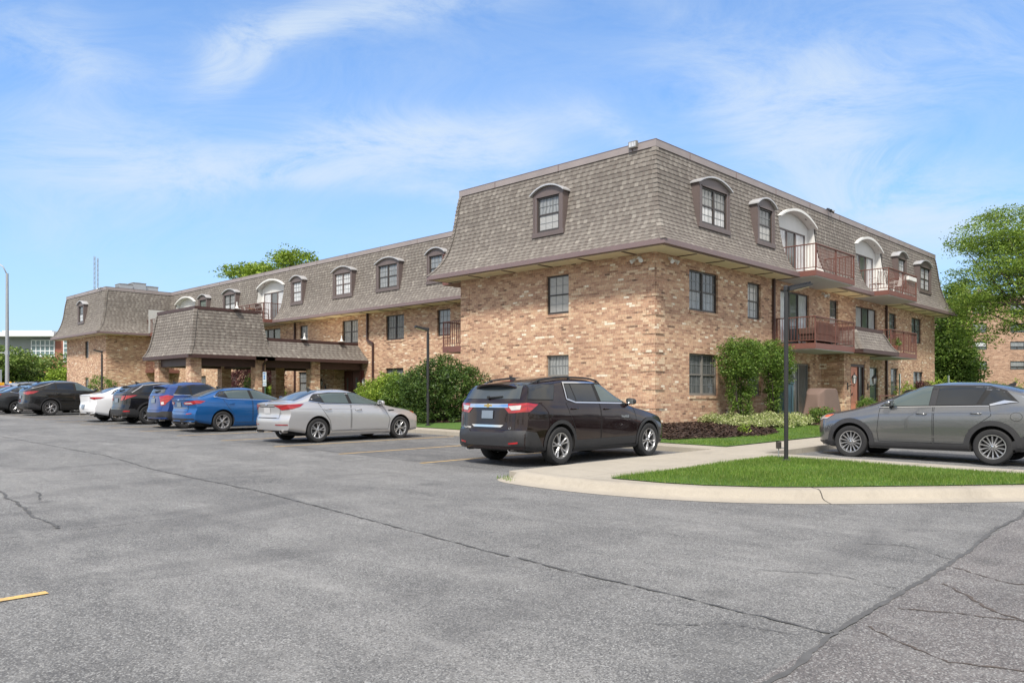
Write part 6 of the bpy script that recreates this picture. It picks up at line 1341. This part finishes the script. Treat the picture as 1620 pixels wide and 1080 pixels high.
for j in range(nz):
    for i in range(64): bm.faces.new((rows[j][i],rows[j][(i+1)%64],rows[j+1][(i+1)%64],rows[j+1][i]))
prev=rows[-1]
for k in range(1,5):
    f=1-k/4; row=[bm.verts.new((v.co.x*f,v.co.y*f,H_*(1-.20*max(0,abs(v.co.x/W_/.84)*f-.45)**1.5*2.2)+.012*(1-f))) for v in rows[-1]]
    for i in range(64): bm.faces.new((prev[i],prev[(i+1)%64],row[(i+1)%64],row[i]))
    prev=row
bmesh.ops.remove_doubles(bm,verts=bm.verts,dist=1e-4)
me=bpy.data.meshes.new('covered_grill'); bm.to_mesh(me); bm.free(); me.materials.append(M['cover']); me.polygons.foreach_set('use_smooth',[True]*len(me.polygons))
o=bpy.data.objects.new('covered_grill',me); COL.objects.link(o); o.location=(8.85,-1.45,hump(8.85,-1.45)-.02); o.rotation_euler=(0,0,math.radians(4)); tag(o,'barbecue grill under a brown cloth cover by the patio door','grill')
# storage cabinet left of it
root=empty('storage_box',(7.85,-.45,hump(7.85,-.45)),0,'blue grey storage cabinet standing beside the patio door','cabinet'); M['bluegr']=pm('blue grey plastic',(.09,.17,.20),.12,3,.6)
mb=MB(); mb.box(-.22,-.25,0,.22,.25,1.3); mb.build('cabinet',M['bluegr'],root,bevel=.02); mb=MB(); mb.box(-.24,-.28,1.3,.24,.28,1.36); mb.build('lid',M['bluegr'],root,bevel=.01); mb=MB(); mb.box(-.01,-.262,.1,.01,-.25,1.2); mb.build('door_gap',M['black'],root)
# barrel smoker and handrail by the entry
root=empty('barrel_smoker',(18.0,-1.9,hump(18,-1.9)),0,'black barrel smoker behind the handrail by the last patio door','grill'); mb=MB(); mb.tube([(-.75,0,.85),(.75,0,.85)],.33,22); mb.build('barrel',M['black'],root,smooth=True,sharp=40)
for x in (-.55,.55):
    for y in (-.2,.2): mb=MB(); mb.tube([(x,y,0),(x,y,.65)],.022,8); mb.build('leg',M['black'],root)
mb=MB(); mb.tube([(-.4,-.36,.9),(.4,-.36,.9)],.015,8); mb.build('handle',M['galv'],root)
root=empty('handrail',(12.9,-2.1,hump(12.9,-2.1)),0,'red brown handrail in front of the entry door','handrail'); mb=MB(); mb.tube([(0,0,.95),(2.9,0,.95),(3.5,-.35,.6),(3.5,-.35,0)],.025,8); mb.build('rail',M['rail'],root,smooth=True,sharp=60)
for x in (.05,1.5,2.9): mb=MB(); mb.tube([(x,0,0),(x,0,.95)],.022,8); mb.build('post',M['rail'],root)
mb=MB(); mb.box(12.2,-3.2,.6,15.3,-.93,.66+.02); o=mb.build('entry_path',M['walk']); o['kind']='structure'
# planter of purple plant hanging, geranium pot
M['terra']=pm('terracotta',(.32,.12,.07),.15,8,.8)
def pot(p,label,cat,leafm,r=.16,flower=True,n=700,seed=1,potm='terra',name='flower_pot'):
    root=empty(name,p,0,label,cat); mb=MB(); mb.lathe([(r*.65,0),(r,.24),(r*1.08,.24),(r*1.08,.29),(r*.9,.29),(r*.9,.25)],20); mb.build('pot',M[potm],root,smooth=True,sharp=35); P=blobpts([(0,0,.42,r*1.7,r*1.7,.24)],n,.3,seed); leaves('plant',P,.07,M[leafm],root)
    if flower: leaves('blossom',blobpts([(0,0,.5,r*1.5,r*1.5,.2)],50,.8,seed+1),.06,M['flower'],root)
    return root
pot((16.75,-1.35,3.56),'terracotta pot of red geraniums on the second floor balcony ledge','flower pot','lf_g',.2,seed=3)
pot((19.9,-1.6,2.0-.32),'purple leaved plant in a hanging basket near the last downspout','hanging basket','lf_p',.2,False,900,5,'black','hanging_basket')
r=bpy.data.objects['hanging_basket']; mb=MB(); 
for k in range(3): t=k*2.1; mb.tube([(.2*math.cos(t),.2*math.sin(t),.28),(0,0,.9)],.005,5)
mb.tube([(0,0,.88),(0,0,1.62)],.006,5); mb.build('hanger',M['black'],r)
for k,(a,b) in enumerate([(3.2,45.0),(3.9,45.0)]): pot((a,b,6.22),['left','right'][k]+' green potted plant on the far third floor balcony','potted plant','lf_y',.16,False,500,8+k)
pot((1.6,10.0,3.56),'grey tub standing on the balcony behind the near wing','tub','lf_d',.25,False,5,9,'galv','tub')
# balcony furniture
M['wicker']=pm('brown wicker',(.085,.05,.038),.3,30,.75,bump=.6,stretch=(1,1,3)); M['cush']=pm('grey blue cushion',(.42,.50,.56),.08,5,.9); M['plastic']=pm('white plastic',(.70,.69,.66),.06,4,.5); M['wood']=pm('weathered wood',(.23,.13,.08),.2,5,.6,stretch=(1,6,6))
def wicker(p,rz,w,label,cat):
    root=empty('wicker_'+('sofa' if w>1 else 'chair'),p,rz,label,cat,'brown wicker furniture on the second floor balcony'); mb=MB(); mb.box(-w/2,-.35,.12,w/2,.35,.36); mb.build('seat',M['wicker'],root,bevel=.02)
    mb=MB(); mb.box(-w/2,.27,.362,w/2,.37,.82); mb.build('backrest',M['wicker'],root,bevel=.02)
    for s in (-1,1): mb=MB(); mb.box(s*w/2-.05,-.35,.363,s*w/2+.05,.266,.60); mb.build('armrest',M['wicker'],root,bevel=.02)
    for x in (-w/2+.06,w/2-.06):
        for y in (-.28,.28): mb=MB(); mb.box(x-.025,y-.025,0,x+.025,y+.025,.12); mb.build('leg',M['black'],root)
    mb=MB(); mb.box(-w/2+.07,-.33,.362,w/2-.07,.25,.46); mb.build('cushion',M['cush'],root,bevel=.03); return root
wicker((9.35,-1.0,3.56),math.pi,1.45,'wicker sofa with its back to the second floor balcony railing','sofa'); wicker((10.75,-.75,3.56),math.radians(-95),.8,'wicker armchair facing along the second floor balcony','armchair')
def patio_chair(p,rz,label,mat='plastic',group='patio chairs on the balconies'):
    root=empty('patio_chair',p,rz,label,'chair',group); mb=MB(); mb.box(-.24,-.22,.40,.24,.24,.43); mb.build('seat',M[mat],root,bevel=.01)
    mb=MB()
    for k in range(6): x=-.2+k*.08; mb.bar((x,.23,.43),(x*1.15,.38,.92),.05,.015)
    mb.bar((-.25,.38,.92),(.25,.38,.92),.04,.03); mb.build('backrest',M[mat],root)
    for x in (-.22,.22):
        for y,y2 in ((-.2,-.25),(.2,.26)): mb=MB(); mb.bar((x,y,.40),(x*1.1,y2,0),.035); mb.build('leg',M[mat],root)
        mb=MB(); mb.tube([(x*1.1,-.22,.40),(x*1.15,-.2,.64),(x*1.15,.28,.66)],.016,6); mb.build('armrest',M[mat],root)
    return root
patio_chair((16.5,-.75,6.22),2.6,'white chair by the arched door on the right third floor balcony'); patio_chair((18.1,-1.0,6.22),4.0,'white chair at the railing of the right third floor balcony')
patio_chair((3.6,32.2,6.22),1.2,'pale chair on the left third floor balcony above the porch','plastic'); patio_chair((3.6,30.6,6.22),1.8,'green metal chair on the left third floor balcony above the porch','bronze')
root=empty('patio_table',(3.5,31.4,6.22),0,'small round table between two chairs on the balcony above the porch','table'); mb=MB(); mb.lathe([(0,.68),(.4,.68),(.4,.71),(0,.71)],24); mb.build('tabletop',M['wood'],root)
for k in range(3): t=k*2.1; mb=MB(); mb.bar((.1*math.cos(t),.1*math.sin(t),.68),(.32*math.cos(t),.32*math.sin(t),0),.03); mb.build('leg',M['wood'],root)
root=empty('patio_table',(10.0,-.7,3.56),0,'small wooden table beside the wicker armchair','table'); mb=MB(); mb.box(-.3,-.3,.42,.3,.3,.46); mb.build('tabletop',M['wood'],root)
for x in (-.25,.25):
    for y in (-.25,.25): mb=MB(); mb.box(x-.02,y-.02,0,x+.02,y+.02,.42); mb.build('leg',M['wood'],root)
root=empty('window_planter',(18.6,-1.48,6.9),0,'white planter box hung on the right third floor balcony railing','planter'); mb=MB(); mb.box(-.55,-.12,0,.55,.05,.18); mb.build('trough',M['plastic'],root,bevel=.01)
# rooftop condensers on the far wing
for k,(u,Y) in enumerate([(196,60),(217,61),(236.5,62)]):
    a,b=px(u,Y); root=empty('rooftop_condenser',(a,b,9.16),0,['leftmost','middle and tallest','rightmost'][k]+' grey air conditioning unit on the far roof','air conditioner','rooftop air conditioning units'); hh=zat((450,448.5,454)[k],Y)-9.16
    mb=MB(); mb.box(-.48,-.48,0,.48,.48,hh-.06); mb.build('cabinet',M['galv'],root,bevel=.02); mb=MB(); mb.box(-.5,-.5,hh-.06,.5,.5,hh); mb.lathe([(.36,hh),(.36,hh+.03)],20); mb.build('fan_cover',M['greyframe'],root)
    mb=MB()
    for q in range(9): z=.15+q*(hh-.3)/9; mb.box(-.49,-.4,z,-.481,.4,z+.03)
    mb.build('louvre',M['bronze'],root)
# lattice masts far behind
def mast(u,Y,vt,w_,label):
    a,b=px(u,Y); z1=zat(vt,Y); root=empty('lattice_mast',(a,b,.75),0,label,'mast','lattice masts above the far roof'); mb=MB(); n_=30; H_=z1-.75
    C=[(w_*math.cos(t),w_*math.sin(t)) for t in (0,2.094,4.189)]
    for c_ in C: mb.bar((*c_,0),(*c_,H_),.045)
    for k in range(n_):
        z0,z2=H_*k/n_,H_*(k+1)/n_
        for i in range(3): mb.bar((*C[i],z0),(*C[(i+1)%3],z2),.03)
    mb.build('lattice',M['galv'],root); return root
mast(149.5,150,405,.20,'thicker left white lattice mast above the far roof'); mast(154.5,160,408,.11,'thinner right white lattice mast above the far roof')
# distant brick apartment block on the right
M['brick2']=mat_brick('far brick',.09,.3,[(0,(.19,.105,.075)),(.2,(.28,.16,.11)),(.45,(.34,.20,.14)),(.7,(.40,.25,.175)),(.9,(.48,.34,.25))]); M['conc2']=pm('pale concrete coping',(.42,.38,.33),.1,1,.8)
A_=px(1537,78); ang=math.atan2(*(lambda d:(d[1],d[0]))((px(1700,78)[0]-A_[0],px(1700,78)[1]-A_[1]))) 
FB=empty('distant_apartments',(A_[0],A_[1],.6),ang,'distant four storey brick apartment block behind the trees at the right','building'); zt=zat(470,78)-.6
f=('y',0.); ops=[]
fl=[(596,584),(548.5,528),(526,511),(496,481.5)]
for vb_,vt_ in ((584.5,571),(553,540),(526,511),(496.5,481.5)):
    z0,z1=zat(vb_,78)-.6,zat(vt_,78)-.6
    for s0,s1 in ((.1,1.55),(3.85,5.3),(8.2,9.7),(12.0,13.5),(16,17.5),(20,21.5)):
        ops.append((s0,s1,z0,z1))
mb=MB(); wall(mb,f,-.9,26,0,zt,ops,.1); mb.face([(-.9,0,0),(-.9,14,0),(-.9,14,zt),(-.9,0,zt)]); mb.face([(26,0,0),(26,14,0),(26,14,zt),(26,0,zt)]); mb.build('wall',M['brick2'],FB)
mb=MB(); mb.box(-1,-.08,zt,26.1,14,zt+.25); mb.box(-.85,.3,zt-.3,25.9,13.9,zt-.01); mb.build('roof_coping',M['conc2'],FB)
for o_ in ops:
    mb=MB(); s0,s1,z0,z1=o_; fb(mb,f,s0,s1,z0,z0+.06,.03,.09); fb(mb,f,s0,s1,z1-.06,z1,.03,.09); fb(mb,f,s0,s0+.06,z0+.06,z1-.06,.03,.09); fb(mb,f,s1-.06,s1,z0+.06,z1-.06,.03,.09); zm=z0+(z1-z0)*.38; fb(mb,f,s0+.06,s1-.06,zm-.03,zm+.03,.03,.08); fb(mb,f,(s0+s1)/2-.025,(s0+s1)/2+.025,z0+.06,zm-.03,.03,.08); w_=mb.build('window',M['bronze'],FB)
    mb=MB(); fb(mb,f,s0+.06,s1-.06,z0+.06,zm-.03,.095,.098); mb.build('pane',M['glassd'],w_); mb=MB(); fb(mb,f,s0+.06,s1-.06,zm+.03,z1-.06,.0955,.0975); mb.build('pane',M[random.choice(['glassw','glassm','glassg'])],w_)
for x in (1.2,2.6): mb=MB(); mb.box(x,3,zt+.25,x+.5,3.6,zt+1.2); mb.build('roof_vent',M['conc2'],FB)
# modern offices at the far left
A_=px(8,120); d_=(px(150,120)[0]-A_[0],px(150,120)[1]-A_[1]); OB=empty('office_building',(A_[0],A_[1],.75),math.atan2(d_[1],d_[0]),'modern red brick office building with a white flat roof at the far left','building')
M['redbr']=pm('smooth red brick panel',(.27,.105,.075),.12,1.2,.85,stretch=(1,1,4)); M['greypanel']=pm('grey office panel',(.25,.27,.28),.1,1,.6); M['whitep']=pm('white metal cladding',(.62,.64,.66),.06,1,.5); M['glasso']=mat_glass('teal office glass',(.05,.10,.11),(.16,.24,.26)); k_=120/1247.
zo=lambda v:zat(v,120)-.75; xo=lambda u:(u-8)*k_
mb=MB(); mb.box(xo(87),0,0,xo(150),9,zo(527)); mb.box(xo(87),.01,0,xo(40),8.9,zo(575)-.01) if False else mb.box(-6,.01,0,xo(87)-.003,8.9,zo(565)); mb.build('wall',M['redbr'],OB)
mb=MB(); mb.box(-5,.3,zo(565)+.01,xo(87)-.05,8.5,zo(533)); mb.build('upper_wall',M['greypanel'],OB)
mb=MB(); mb.prism([(xo(-6),-1.5),(xo(94),-1.5),(xo(94),9),(xo(-6),9)],zo(533)+.01,zo(526)); mb.prism([(xo(10),-1.0),(xo(88),-1.0),(xo(88),8),(xo(10),8)],zo(526)+.01,zo(523.5)); mb.build('roof',M['whitep'],OB)
for (u0,u1,v0,v1,nx_,nz_) in ((50,86,563.5,538,5,3),(101,114,572,536,2,5),(18,30,612,594,2,1),(36,48,612,594,2,1),(58,70,612,594,2,1)):
    mb=MB(); x0,x1,z0,z1=xo(u0),xo(u1),zo(v0),zo(v1); 
    for i in range(nx_+1): x=x0+(x1-x0)*i/nx_; mb.box(x-.07,-.12,z0,x+.07,.25,z1)
    for i in range(nz_+1): z=z0+(z1-z0)*i/nz_; mb.box(x0+.071,-.10,z-.07,x1-.071,.25,z+.07)
    w_=mb.build('window',M['whitep'],OB); mb=MB(); mb.box(x0,-.05,z0,x1,.28,z1); mb.build('pane',M['glasso'],w_)
# utility line pole beyond, right
